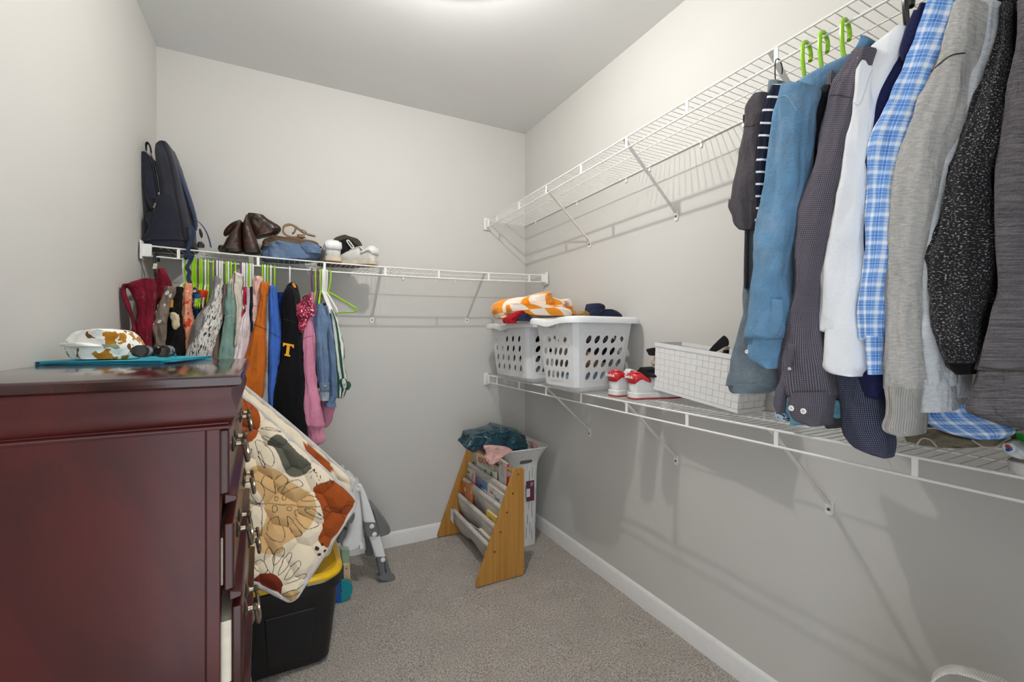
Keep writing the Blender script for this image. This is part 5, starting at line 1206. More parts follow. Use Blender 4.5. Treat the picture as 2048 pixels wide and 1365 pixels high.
GB('cardigan', 'grey and white knitted cardigan with dark dashes above the dresser corner', 'knit', 612, [(222, 596, 626), (250, 592, 636), (310, 584, 640), (380, 560, 636), (450, 512, 634), (530, 472, 624), (620, 446, 600), (700, 434, 586), (760, 424, 580)], -.03, .075, folds=(5, .06))
GB('top', 'kelly green top peeking out right of the knitted cardigan', 'green', 655, [(282, 622, 650), (305, 617, 656), (335, 622, 654), (380, 630, 650)], .04, .03, folds=(4, .06))
GB('sweater', 'mocha brown sweater between the knitted cardigan and the sage sweatshirt', 'brown', 672, [(272, 654, 682), (340, 642, 682), (430, 628, 672), (520, 610, 640), (600, 594, 632), (730, 566, 625)], .0, .05)
g = GB('sweatshirt', 'sage green sweatshirt hanging left of the pale pink shirt', 'sage', 688, [(270, 676, 702), (320, 670, 712), (400, 660, 722), (470, 654, 724), (560, 640, 726), (650, 628, 722), (760, 608, 720)], -.01, .065, folds=(4, .07))
seam(g, [(650, 492), (672, 470), (700, 458), (722, 462)], F['stitch'], 2.232)
GB('blouse', 'cream blouse with dark stripes and a twisted collar in the middle of the rail', 'creamst', 735, [(195, 712, 735), (210, 714, 758), (235, 705, 762), (265, 698, 768), (300, 700, 768), (360, 716, 762), (440, 724, 758), (540, 724, 756), (640, 716, 742)], .0, .06, folds=(6, .14), crump=(.016, 16))
GB('top', 'hot pink terry top between the striped blouse and the pink shirt', 'pinkhot', 780, [(285, 776, 800), (340, 770, 804), (400, 766, 800), (460, 758, 790), (520, 756, 780)], .02, .04)
g = GB('shirt', 'very pale pink shirt hanging left of the orange sweatshirt', 'whitepink', 800, [(295, 800, 818), (360, 796, 822), (430, 786, 818), (480, 764, 824), (560, 748, 822), (640, 730, 816), (740, 706, 800)], -.005, .06, folds=(5, .08))
seam(g, [(752, 560), (790, 590), (822, 575)], F['stitch'], 2.237)
GB('top', 'navy top in a narrow gap left of the blush top', 'navy2', 825, [(286, 820, 842), (380, 820, 838), (480, 822, 838), (560, 824, 838)], .01, .05)
g = GB('top', 'blush pink top with a twisted collar left of the orange sweatshirt', 'blush', 848, [(222, 852, 874), (245, 838, 880), (280, 834, 872), (340, 834, 868), (420, 832, 866), (500, 832, 862), (560, 834, 856)], .0, .05, folds=(5, .1), crump=(.014, 16))
seam(g, [(832, 398), (864, 402)], F['dstitch'], 2.24, .0008)
GB('top', 'cream top between the blush top and the orange sweatshirt', 'cream', 870, [(300, 864, 884), (360, 856, 886), (420, 854, 880), (500, 850, 870)], .015, .05)
g = GB('sweatshirt', 'rust orange sweatshirt hanging behind the dresser corner', 'orange', 905, [(262, 888, 926), (290, 882, 928), (325, 880, 926), (345, 880, 918), (400, 868, 918), (480, 850, 918), (560, 832, 918), (660, 812, 918), (760, 786, 914), (860, 764, 906), (960, 742, 893), (1060, 730, 880)], -.03, .085, folds=(4, .06), length=.6)
seam(g, [(843, 515), (880, 528), (918, 546)], F['dstitch'], 2.212)
GB('sweatshirt', 'grey blue marled sweatshirt showing as a strip between orange and blue', 'greyblue', 930, [(335, 914, 936), (440, 916, 934), (600, 914, 932), (720, 912, 932), (850, 900, 936), (960, 886, 938), (1080, 876, 942)], .0, .05)
g = GB('sweatshirt', 'bright blue marled sweatshirt left of the black hoodie', 'bluesw', 955, [(284, 940, 972), (340, 934, 980), (420, 928, 990), (500, 926, 1000), (580, 928, 1008), (680, 930, 1008), (780, 932, 1000), (880, 934, 985), (980, 938, 968), (1080, 940, 956)], -.015, .07, folds=(4, .06))
seam(g, [(928, 560), (970, 575), (1006, 600)], F['dstitch'], 2.227, .0009)
GB('top', 'vivid navy top behind the blue sweatshirt and the black hoodie', 'navybr', 985, [(318, 982, 1020), (380, 984, 1024), (450, 990, 1024), (540, 1002, 1022)], .05, .04)
g = GB('hoodie', 'black hoodie with a gold letter T on the sleeve', 'hoodie', 1062, [(285, 1040, 1078), (320, 1026, 1100), (380, 1020, 1112), (440, 1017, 1120), (500, 1014, 1126), (600, 1010, 1134), (700, 1004, 1140), (800, 990, 1140), (900, 972, 1142), (1000, 956, 1148), (1080, 952, 1154), (1160, 1000, 1160), (1240, 1070, 1166), (1280, 1090, 1166)], -.045, .10, 'hoodie', .62, folds=(4, .06), crump=(.016, 8))
slab('hood', k2([(258, 1058, 1088), (268, 1044, 1104), (285, 1036, 1112), (320, 1046, 1122), (380, 1080, 1130), (450, 1100, 1132), (520, 1110, 1134)]), 'y', 2.26, .12, F['hoodie'], g, n=24, N=50, folds=(3, .05), crump=(.012, 10), seed=5)
slab('hood_lining', k2([(262, 1072, 1084), (275, 1074, 1096), (290, 1082, 1100)]), 'y', 2.238, .02, plain('gold_lining', 'd08a1e', .8), g, n=8, folds=(2, 0), crump=(0, 1))
# slab-serif T patch
TT = [(0, 100), (0, 72), (10, 72), (16, 84), (36, 84), (36, 16), (24, 12), (24, 0), (76, 0), (76, 12), (64, 16), (64, 84), (84, 84), (90, 72), (100, 72), (100, 100)]
o_ = w2(1012, 700); e1 = (66/3.033, 13/3.033); e2 = (4/3.033, -76/3.033)
hp_ = hit(g, o_[0]+10, o_[1]-12).y-.004
MB().prism([ony(o_[0]+e1[0]*a/100+e2[0]*b/100+(1.2 if b > 50 else 0), o_[1]+e1[1]*a/100+e2[1]*b/100, hp_) for a, b in TT], (0, .012, 0)).build('letter_patch', plain('gold_felt', 'e0a01c', .85, var=.03), g, smooth=False)
seam(g, [(1018, 482), (1060, 490), (1118, 505)], F['dstitch'], 2.197, .0009)
g = GB('blouse', 'raspberry blouse with white flowers and ruffled sleeve beside the hoodie', 'ruffle', 1190, [(335, 1150, 1170), (365, 1138, 1182), (390, 1118, 1196), (420, 1100, 1204), (445, 1098, 1206), (465, 1120, 1190)], -.05, .08, folds=(11, .16), crump=(.020, 26), length=.3, part='ruffle', body=False)
slab('ruffle', k2([(452, 1110, 1180), (470, 1098, 1172), (500, 1106, 1160), (530, 1116, 1150), (560, 1122, 1142)]), 'y', 2.21, .05, F['ruffle'], g, n=24, N=60, folds=(11, .2), crump=(.016, 30), seed=7)
torso(g, F['ruffle'], railB(1190), dirB(railB(1190), 1160), .15, .3, .008, seed=3)
g = GB('sweatshirt', 'rose pink sweatshirt hanging right of the black hoodie', 'pink', 1218, [(325, 1188, 1206), (370, 1180, 1206), (420, 1166, 1204), (480, 1152, 1202), (560, 1140, 1204), (660, 1136, 1208), (780, 1137, 1216), (880, 1138, 1226), (980, 1140, 1240), (1080, 1146, 1256), (1135, 1152, 1268)], -.03, .075, folds=(4, .06), length=.42)
slab('cuff', k2([(1130, 1160, 1268), (1160, 1164, 1262), (1180, 1166, 1268), (1210, 1168, 1272), (1235, 1172, 1260), (1252, 1176, 1225)]), 'y', 2.225, .05, F['pink'], g, n=16, N=44, folds=(5, .12), crump=(.008, 20), seed=3)
slab('far_sleeve', k2([(940, 1240, 1300), (1000, 1248, 1338), (1060, 1254, 1328), (1110, 1258, 1310), (1140, 1262, 1290)]), 'y', 2.36, .06, F['pink'], g, n=20, N=40, folds=(4, .06), crump=(.010, 12), seed=5)
seam(g, [(1138, 608), (1165, 590), (1204, 582)], F['dstitch'], 2.212, .0008)
g = GB('jacket', 'washed denim jacket with frayed hem and buttoned cuff', 'denimA', 1247, [(390, 1236, 1262), (420, 1220, 1275), (480, 1206, 1288), (580, 1210, 1290), (680, 1222, 1292), (760, 1232, 1290), (830, 1236, 1294), (868, 1238, 1296)], -.015, .07, 'jacket', .42, folds=(6, .12), crump=(.012, 14))
slab('cuff', k2([(866, 1238, 1302), (890, 1240, 1300), (912, 1244, 1302), (918, 1246, 1296)]), 'y', 2.222, .05, F['denimA'], g, n=10, N=40, folds=(3, .05), crump=(.004, 20), seed=2)
slab('frayed_hem', k2([(920, 1244, 1298), (950, 1244, 1300), (978, 1246, 1294)]), 'y', 2.24, .05, F['greyblue'], g, n=8, N=40, folds=(8, .1), crump=(.006, 40), seed=4)
MB().lathe([(.006, -.002), (.0065, .001), (.004, .002)], 12, MZ, ony(*w2(1276, 888), 2.218)).build('button', M_PEWTER, g)
g = GB('jacket', 'plain mid blue denim sleeve hanging behind the washed denim jacket', 'denimB', 1272, [(405, 1262, 1296), (470, 1270, 1312), (580, 1280, 1326), (700, 1292, 1338), (800, 1296, 1344), (900, 1302, 1346), (960, 1304, 1342)], .015, .06, 'jacket', .4, folds=(5, .1))
slab('cuff', k2([(955, 1300, 1346), (975, 1294, 1342), (985, 1284, 1340), (1012, 1270, 1340), (1018, 1280, 1338)]), 'y', 2.25, .05, F['denimB'], g, n=10, N=40, folds=(4, .08), crump=(.006, 20), seed=2)
g = GB('shirt', 'green and white striped shirt at the right end of the clothes', 'greenst', 1285, [(425, 1300, 1320), (470, 1306, 1345), (540, 1312, 1366), (620, 1320, 1380), (700, 1328, 1386), (780, 1338, 1394), (840, 1348, 1404), (900, 1350, 1400), (960, 1352, 1384)], .02, .06, 'shirt', .4, folds=(6, .14), crump=(.014, 14))
slab('cuff', k2([(845, 1372, 1400), (862, 1364, 1412), (890, 1370, 1416), (900, 1374, 1408)]), 'y', 2.25, .04, F['greenst'], g, n=8, N=36, folds=(4, .05), crump=(.004, 20))
slab('green_cuff', k2([(862, 1404, 1424), (885, 1400, 1434), (912, 1384, 1420)]), 'y', 2.275, .04, plain('bottle_green_cotton', '245443', .9), g, n=8, N=36, folds=(4, .05), crump=(.004, 20))
MB().lathe([(.0055, -.002), (.006, .001), (.003, .002)], 12, MZ, ony(*w2(1390, 878), 2.246)).build('button', M_PEWTER, g)
# the hangers: crop column at the rail, colour, column where the near arm ends, what it carries
HB = [(418, 'W', 318, 'carrying the taupe dotted blouse'), (428, 'L', 340, 'first lime one from the left, carrying the black dress'), (440, 'W', 350, 'carrying the coral blouse'),
      (468, 'L', 438, 'second lime one from the left'), (478, 'L', 456, 'third lime one from the left'), (490, 'L', 486, 'fourth lime one from the left, over the printed top'), (502, 'P', 478, 'leftmost purple one'),
      (514, 'L', 498, 'fifth lime one from the left, over the royal blue top'), (526, 'L', 512, 'sixth lime one from the left'), (548, 'W', 532, 'carrying the orange red top'), (564, 'L', 560, 'just right of the orange red top'),
      (597, 'L', 574, 'just left of the knitted cardigan'), (607, 'P', 600, 'second purple one from the left, in the knitted cardigan'), (618, 'W', 612, 'carrying the knitted cardigan'), (634, 'W', 640, 'carrying the kelly green top'), (648, 'W', 652, 'first one right of the kelly green top'),
      (675, 'L', 660, 'carrying the mocha sweater'), (687, 'W', 690, 'carrying the sage sweatshirt'), (703, 'L', 712, 'first of two carrying the striped blouse'), (729, 'L', 738, 'second of two carrying the striped blouse'),
      (762, 'P', 768, 'third purple one from the left, beside the hot pink top'), (773, 'W', 780, 'leftmost over the hot pink top'), (784, 'W', 796, 'second over the hot pink top'), (799, 'W', 808, 'carrying the pale pink shirt'), (812, 'L', 812, 'just left of the navy top'), (822, 'W', 828, 'carrying the navy top'), (835, 'W', 850, 'carrying the blush top'),
      (896, 'L', 872, 'carrying the cream top'), (909, 'W', 902, 'carrying the orange sweatshirt'), (925, 'L', 930, 'just right of the orange sweatshirt'), (944, 'W', 958, 'carrying the blue sweatshirt'), (968, 'L', 968, 'just right of the blue sweatshirt'), (1060, 'W', 1068, 'alone on the rail, carrying the black hoodie'),
      (1196, 'P', 1160, 'carrying the raspberry blouse'), (1218, 'L', 1195, 'carrying the rose pink sweatshirt'), (1232, 'P', 1206, 'rightmost purple one'), (1246, 'L', 1232, 'carrying the denim jacket'),
      (1257, 'W', 1302, 'first of the four white ones at the right end'), (1264, 'W', 1310, 'second of the four white ones at the right end'), (1272, 'W', 1318, 'third of the four white ones at the right end'), (1282, 'W', 1350, 'last of the four white ones at the right end')]
CN = {'L': 'lime green', 'W': 'white', 'P': 'purple'}
for X, c_, Xe, lab in HB:
    tp = railB(X); hanger('%s plastic clothes hanger %s' % (CN[c_], lab), c_, tp, dirB(tp, Xe, 390, 2.26), .212, .118, .100, .0036, 'hangers on the back rail')
tp = railB(1294); hanger('empty lime green clothes hanger splayed out at the right end', 'L', tp, V((.62, -.78, 0)), .19, .118, .085, .0036, 'hangers on the back rail')
# ------------------------------------------------------------------ adult clothes on the right-hand rail
def pat_micro(c2, period, c3=None):
    def f(t, base, uv):
        s = t.sep(uv); fx = t.math('FRACT', t.math('DIVIDE', s[0], period)); fy = t.math('FRACT', t.math('DIVIDE', s[1], period*1.2))
        st = [(.0, (0, 0, 0)), (.3, (0, 0, 0)), (.45, (1, 1, 1)), (.6, (1, 1, 1)), (.75, (0, 0, 0))]
        m_ = t.math('MULTIPLY', t.ramp(fx, st), t.math('ADD', t.math('MULTIPLY', t.ramp(fy, st), .75), .25)); c = t.mix(m_, base, c2)
        return c
    return f
def pat_heather(c2, sx=6, sy=1, scale=60, th=.5):
    def f(t, base, uv): return t.mix(t.ramp(t.noise(t.coord('UV', (sx, sy, 1)), scale, 4, .7), [(th-.12, (0, 0, 0)), (th+.12, (1, 1, 1))]), base, c2)
    return f
A = {}
A['charcoal'] = cloth('charcoal_jersey', '4b474a', 900, .05); A['navystripe'] = cloth('navy_white_stripe', '171d30', pat=pat_stripes('dfe2e6', .028, .16)); A['denim'] = denim('light_blue_denim', '3f7296', .14); A['greyjean'] = denim('grey_denim', '4c5a63', .1)
A['black'] = cloth('black_poplin', '1b1b20', 900, .1); A['micro'] = cloth('plum_grey_micro_weave', '46444f', 900, .06, pat=pat_micro('9c9194', .0034)); A['micro2'] = cloth('navy_micro_weave', '2b2e42', 900, .06, pat=pat_micro('8a8d9a', .0034))
A['white'] = cloth('white_poplin', 'dfe1e4', 900, .02, .85, .05, .3); A['blazer'] = cloth('navy_blazer_wool', '1d2144', 600, .06); A['plaid'] = cloth('blue_white_plaid', 'ffffff', 900, 0, pat=pat_plaid('3f78c4', 'eef1f5', .026))
A['greysw'] = cloth('grey_heather_fleece', 'b3b1ac', 900, .03, pat=pat_heather('9c9a96', 1, 5, 60)); A['ltgrey'] = cloth('light_grey_heather', 'c6c9cc', 900, .03, pat=pat_heather('b0b4b8', 1, 5, 70)); A['rib'] = cloth('grey_rib', 'a9a7a2', 900, .03, pat=pat_stripes('8d8b87', .004, .4, 0, .2))
A['marl'] = cloth('black_marl_knit', '222123', 400, .1, fold=.8, pat=pat_speck('a3a19f', 260, .56, 1, 1.4, .1)); A['blackkn'] = cloth('black_knit', '141316', 500, .1); A['striate'] = cloth('grey_striated_knit', '6a6668', 400, .04, fold=.9, pat=pat_heather('47454a', .6, 12, 34, .5))
GX = 1.0
def railR(px, py): p = onx(px, py, XW-.300); return V((XW-.300, p.y, UZ(p.y)-.045))
def GR(name, label, fab, ytop, rows, off=0.0, depth=.06, cat='shirt', length=.62, sh=.215, th=.014, folds=(5, .08), crump=(.014, 7), seed=1, body=True, part='sleeve', n=44, hdx=None, ex=2.3, slope=.11):
    top = V((XW-.300, ytop, UZ(ytop)-.045))
    m = A[fab]
    root = thing(name, label, cat, top-V((0, 0, .4)), 'clothes on the right rail')
    slab(part, rows, 'x', GX+off, depth, m, root, n=n, N=80, folds=folds, crump=(crump[0]*1.7, crump[1]*1.6), seed=seed, ex=ex, an=.3)
    if body:
        mid = rows[min(2, len(rows)-1)]; e = onx((mid[1]+mid[2])/2, mid[0], GX+.03+off); h = V((e.x-top.x, (e.y-top.y)*.8, 0)).normalized()
        torso(root, m, top, h, sh, length, th, .10, seed, slope=slope)
    return root
def stripx(root, nm, rows, off, depth, m, **k):
    k.setdefault('an', .4); return slab(nm, rows, 'x', GX+off, depth, m, root, **k)
def seamx(root, pts, m, off=-.004, r=.0014):
    P = [hit(root, a[0], a[1]) for a in cr(pts, 20)]; P = [p for p in P if p is not None]
    if len(P) > 2: MB().tube(P, r, 6).build('seam', m, root)
MX = Matrix((V((0, 1, 0)), V((0, 0, 1)), V((-1, 0, 0)))).transposed()
def buttonx(root, x, y, off, r=.0058, m=None):
    m = m or plain('white_button', 'e9e6e0', .35, var=.02); b = MB().lathe([(r, -.001), (r*1.05, .001), (r*.8, .0022), (r*.6, .0016), (.0, .0016)], 18, MX, hit(root, x, y, .0005) or onx(x, y, GX+off)).build('button', m, root)
    for a, c in ((-1, -1), (1, -1), (-1, 1), (1, 1)): MB().lathe([(r*.12, .0), (r*.12, .0004)], 6, MX, (hit(root, x, y, .0005) or onx(x, y, GX+off))+V((-.0019, a*r*.2, c*r*.2))).build('thread_hole', M_BLK, b)
gap = lambda px: onx(px, 300, GX+.03).y
# grey jeans folded over a hanger at the left end, under the T-shirt
g = GR('jeans', 'grey jeans hanging at the left end below the charcoal T-shirt', 'greyjean', .80, [(430, 1497, 1530), (520, 1486, 1532), (600, 1476, 1540), (680, 1464, 1545), (740, 1454, 1546), (772, 1449, 1546)], .05, .05, 'jeans', body=False, part='leg', folds=(3, .05))
stripx(g, 'turned_hem', [(768, 1447, 1546), (776, 1447, 1546), (784, 1450, 1530), (788, 1456, 1520)], .046, .058, A['greyjean'], n=10, folds=(4, .05), crump=(.003, 20))
stripx(g, 'leg', [(160, 1530, 1560), (300, 1515, 1545), (430, 1500, 1535)], .12, .05, A['greyjean'], n=20, folds=(3, .05))
g = GR('t_shirt', 'charcoal grey T-shirt at the left end of the right rail', 'charcoal', .80, [(184, 1505, 1538), (205, 1494, 1536), (240, 1485, 1533), (290, 1477, 1524), (340, 1467, 1516), (385, 1455, 1510), (402, 1452, 1508)], .02, .07, 't-shirt', .55, folds=(3, .06), seed=3)
stripx(g, 'sleeve_hem', [(398, 1451, 1508), (412, 1449, 1508), (430, 1456, 1506), (445, 1458, 1504), (458, 1470, 1502)], .016, .075, A['charcoal'], n=18, folds=(6, .12), crump=(.008, 18), seed=4)
seamx(g, [(1488, 253), (1508, 250), (1532, 236)], F['dstitch'], .016)
g = GR('t_shirt', 'navy top with thin white stripes squeezed beside the charcoal T-shirt', 'navystripe', .765, [(170, 1542, 1572), (200, 1533, 1562), (250, 1521, 1545), (320, 1512, 1534), (400, 1505, 1522), (460, 1502, 1516)], .02, .05, 't-shirt', .55, folds=(3, .04), seed=2)
g = GR('shirt', 'light blue denim shirt with a buttoned cuff, third from the left', 'denim', .690, [(168, 1562, 1606), (195, 1548, 1602), (230, 1538, 1599), (300, 1524, 1598), (360, 1519, 1596), (420, 1510, 1588), (480, 1503, 1570), (540, 1500, 1556), (590, 1500, 1554), (640, 1494, 1560), (676, 1489, 1554)], -.022, .065, folds=(4, .07), seed=5)
stripx(g, 'cuff', [(674, 1487, 1552), (690, 1484, 1549), (708, 1480, 1546), (722, 1490, 1544), (738, 1526, 1542)], -.028, .07, A['denim'], n=20, folds=(4, .05), crump=(.005, 18), seed=2)
stripx(g, 'placket', [(600, 1540, 1562), (640, 1538, 1562), (676, 1530, 1548)], -.030, .012, A['denim'], n=14, folds=(3, .04), crump=(.004, 30), seed=6)
stripx(g, 'yoke', [(108, 1690, 1720), (130, 1640, 1700), (160, 1590, 1660), (200, 1592, 1640), (250, 1592, 1625), (330, 1594, 1610)], .05, .05, A['denim'], n=24, folds=(3, .04), crump=(.008, 10), seed=7)
stripx(g, 'collar', [(70, 1718, 1730), (80, 1712, 1742), (95, 1704, 1730), (104, 1698, 1712)], .10, .05, A['denim'], n=14, folds=(3, .06), crump=(.004, 20), seed=8)
seamx(g, [(1552, 198), (1572, 192), (1590, 214), (1594, 222)], plain('denim_stitch', '7d9db4', .8, var=0), 0, .0010); seamx(g, [(1592, 246), (1606, 240), (1622, 236)], plain('denim_stitch', '7d9db4', .8, var=0), 0, .0008)
buttonx(g, 1494, 704, -.012, .0045)
g = GR('shirt', 'black shirt seen as a dark strip right of the denim shirt', 'black', .665, [(170, 1640, 1668), (220, 1622, 1654), (300, 1606, 1634), (380, 1592, 1620), (450, 1574, 1604), (500, 1562, 1590), (530, 1560, 1584)], .035, .05, folds=(3, .06), seed=6)
g = GR('shirt', 'plum grey micro patterned shirt with two white cuff buttons', 'micro', .620, [(96, 1700, 1745), (130, 1680, 1734), (180, 1655, 1726), (240, 1640, 1712), (310, 1624, 1696), (380, 1606, 1678), (440, 1590, 1664), (500, 1580, 1646), (560, 1574, 1634), (620, 1562, 1628), (680, 1554, 1632), (740, 1548, 1641), (790, 1556, 1645)], -.015, .07, folds=(4, .08), seed=7)
stripx(g, 'cuff', [(786, 1566, 1645), (800, 1565, 1644), (826, 1566, 1641), (842, 1576, 1638), (854, 1612, 1634)], -.026, .075, A['micro'], n=20, folds=(3, .03), crump=(.004, 18), seed=3)
stripx(g, 'placket', [(690, 1574, 1590), (740, 1562, 1580), (780, 1548, 1568), (805, 1542, 1562), (820, 1546, 1560), (828, 1550, 1556)], -.024, .03, A['micro'], n=20, folds=(3, .04), crump=(.004, 20), seed=4)
stripx(g, 'shirt_tail', [(742, 1662, 1740), (770, 1668, 1756), (800, 1674, 1760), (830, 1676, 1766), (860, 1680, 1772), (880, 1690, 1780), (897, 1706, 1779), (910, 1735, 1777), (917, 1760, 1774)], .02, .04, A['micro2'], n=30, folds=(4, .05), crump=(.010, 10), seed=5)
seamx(g, [(1644, 196), (1672, 190), (1704, 196)], F['dstitch'], -.02, .0009)
buttonx(g, 1583, 817, -.028); buttonx(g, 1607, 823, -.028); buttonx(g, 1579, 738, -.016, .003)
g = GR('shirt', 'crisp white dress shirt with a wide cuff beside the navy blazer', 'white', .560, [(115, 1708, 1748), (150, 1706, 1747), (200, 1702, 1746), (260, 1692, 1740), (340, 1676, 1735), (420, 1658, 1731), (500, 1642, 1727), (570, 1632, 1722), (630, 1630, 1722), (662, 1634, 1724)], -.005, .07, folds=(3, .07), seed=8)
stripx(g, 'cuff', [(660, 1634, 1724), (690, 1633, 1726), (720, 1632, 1729), (735, 1632, 1728), (748, 1650, 1714), (754, 1690, 1712)], -.012, .08, A['white'], n=22, folds=(3, .03), crump=(.005, 12), seed=2)
stripx(g, 'chest', [(50, 1788, 1810), (70, 1758, 1808), (92, 1730, 1800), (130, 1718, 1784), (170, 1724, 1766), (210, 1730, 1750), (280, 1730, 1744)], .0, .05, A['white'], n=24, folds=(3, .05), crump=(.010, 8), seed=4)
seamx(g, [(1706, 205), (1720, 206), (1740, 150), (1746, 140)], plain('white_stitch', 'bfc2c8', .8, var=0), 0, .0007)
g = GR('blazer', 'dark navy blazer between the white shirt and the plaid shirt', 'blazer', .462, [(8, 1832, 1850), (50, 1808, 1842), (77, 1802, 1834), (117, 1783, 1818), (160, 1761, 1799), (206, 1738, 1780), (240, 1736, 1776), (300, 1734, 1764), (420, 1724, 1750), (560, 1718, 1746), (700, 1712, 1750), (760, 1706, 1756), (792, 1716, 1760)], .012, .06, 'jacket', .64, folds=(3, .05), seed=9)
stripx(g, 'lapel', [(20, 1826, 1844), (60, 1808, 1838), (100, 1796, 1818), (120, 1802, 1808)], .0, .02, A['blazer'], n=14, folds=(2, .02), crump=(.004, 14))
g = GR('shirt', 'blue and white plaid shirt with its tail reaching the low shelf', 'plaid', .425, [(0, 1852, 1908), (40, 1835, 1897), (90, 1814, 1876), (150, 1788, 1852), (210, 1764, 1832), (280, 1736, 1808), (350, 1730, 1792), (420, 1728, 1782), (500, 1724, 1774), (580, 1721, 1762), (640, 1721, 1756), (676, 1722, 1757)], -.012, .07, folds=(4, .08), seed=10)
stripx(g, 'cuff', [(672, 1722, 1757), (700, 1722, 1757), (730, 1724, 1756), (750, 1726, 1756)], -.02, .075, A['plaid'], n=14, folds=(3, .02), crump=(.003, 18))
stripx(g, 'shirt_tail', [(796, 1885, 1925), (822, 1834, 1960), (840, 1838, 1985), (856, 1856, 2012), (870, 1890, 2018), (880, 1940, 2000)], .07, .05, A['plaid'], n=26, folds=(3, .03), crump=(.008, 10), seed=3)
g = GR('sweatshirt', 'grey heather sweatshirt with a ribbed cuff hanging in front of plaid shirt', 'greysw', .385, [(0, 1906, 1950), (50, 1890, 1940), (110, 1870, 1934), (170, 1847, 1922), (230, 1825, 1906), (300, 1806, 1887), (370, 1788, 1868), (440, 1774, 1856), (510, 1767, 1847), (580, 1753, 1837), (640, 1755, 1835), (700, 1757, 1834), (750, 1757, 1832), (778, 1756, 1830)], -.025, .085, 'sweatshirt', .62, folds=(4, .07), seed=11)
stripx(g, 'ribbed_cuff', [(774, 1760, 1828), (800, 1764, 1822), (830, 1762, 1822), (852, 1755, 1820), (866, 1762, 1818), (874, 1790, 1817)], -.030, .08, A['rib'], n=24, folds=(6, .10), crump=(.008, 16), seed=4)
seamx(g, [(1845, 168), (1868, 138), (1900, 112), (1930, 106)], F['dstitch'], -.03, .0012)
g = GR('sweatshirt', 'pale grey sweatshirt between the grey heather one and black marled sweater', 'ltgrey', .365, [(0, 1944, 1996), (60, 1938, 1984), (120, 1930, 1970), (200, 1910, 1950), (280, 1888, 1924), (360, 1870, 1902), (440, 1856, 1884), (520, 1842, 1868), (580, 1838, 1874), (640, 1836, 1874), (700, 1836, 1882), (745, 1834, 1886), (770, 1832, 1884)], .0, .075, 'sweatshirt', .62, folds=(4, .06), seed=12)
stripx(g, 'hem', [(760, 1834, 1884), (790, 1830, 1888), (820, 1824, 1889), (826, 1826, 1886)], -.004, .08, A['ltgrey'], n=14, folds=(4, .04), crump=(.006, 14), seed=3)
stripx(g, 'far_hem', [(735, 1884, 1930), (770, 1888, 1928), (797, 1890, 1920)], .04, .05, A['ltgrey'], n=12, folds=(3, .04), seed=5)
stripx(g, 'ribbed_hem', [(796, 1890, 1920), (804, 1890, 1918), (812, 1891, 1917)], .045, .05, A['rib'], n=8, folds=(3, .03))
g = GR('sweater', 'black marled knit sweater with white flecks near the right edge', 'marl', .320, [(0, 1990, 2018), (60, 1982, 2020), (120, 1962, 2018), (180, 1940, 2012), (250, 1918, 1998), (310, 1896, 1978), (350, 1876, 1962), (410, 1858, 1960), (470, 1852, 1966), (530, 1850, 1960), (600, 1862, 1946), (660, 1866, 1942), (700, 1870, 1952), (722, 1876, 1950)], -.02, .09, 'sweater', .62, folds=(4, .08), crump=(.018, 9), seed=13)
stripx(g, 'cuff', [(718, 1880, 1948), (734, 1884, 1938), (750, 1904, 1934)], -.016, .07, A['blackkn'], n=10, folds=(4, .05), crump=(.006, 18))
g = GR('sweater', 'plain black sweater between the marled sweater and the grey knit', 'blackkn', .290, [(0, 2018, 2045), (120, 2015, 2036), (220, 2000, 2030), (320, 1975, 2010), (420, 1962, 1996), (520, 1955, 1986), (600, 1948, 1975), (680, 1944, 1962)], .015, .06, 'sweater', .6, folds=(3, .06), seed=14)
g = GR('sweater', 'grey striated knit sweater at the right edge of the frame', 'striate', .230, [(0, 2022, 2100), (90, 2018, 2100), (200, 2008, 2105), (300, 1996, 2110), (400, 1986, 2115), (500, 1982, 2120), (580, 1978, 2125), (640, 1962, 2130), (700, 1946, 2135), (740, 1936, 2140)], -.035, .11, 'sweater', .62, folds=(4, .05), crump=(.016, 7), seed=15, sh=.2)
stripx(g, 'hem', [(738, 1936, 2140), (780, 1924, 2140), (812, 1914, 2140), (830, 1920, 2140), (846, 1965, 2140), (862, 2024, 2140)], -.04, .12, A['striate'], n=20, folds=(4, .04), crump=(.008, 9), seed=5)
seamx(g, [(1938, 730), (1985, 738), (2048, 742), (2100, 745)], F['dstitch'], -.046, .0012)
# hangers
def hR(lab, c_, y, half=.165, **k):
    tp = V((XW-.300, y, UZ(y)-.045)); return hanger(lab, c_, tp, V((-1, k.pop('dy', -.15), 0)), half, group='hangers on the right rail', **k)
hR('twisted black wire hanger hooked at the left end of the right rail', 'S', .765, .19, hr=.022, neck=.125)
hR('leftmost of three lime green hangers on the right rail', 'L', .690, hr=.026, r=.0052, neck=.12)
hR('middle of three lime green hangers on the right rail', 'L', .648, hr=.026, r=.0052, neck=.12)
hR('rightmost of three lime green hangers on the right rail', 'L', .598, hr=.026, r=.0052, neck=.12)
hR('broad black hanger holding the navy blazer', 'K', .474, r=.006, hr=.026, neck=.12, bar=False, flat=True)
hR('white hanger just right of the navy blazer', 'W', .435, r=.0045, hr=.024, neck=.12)
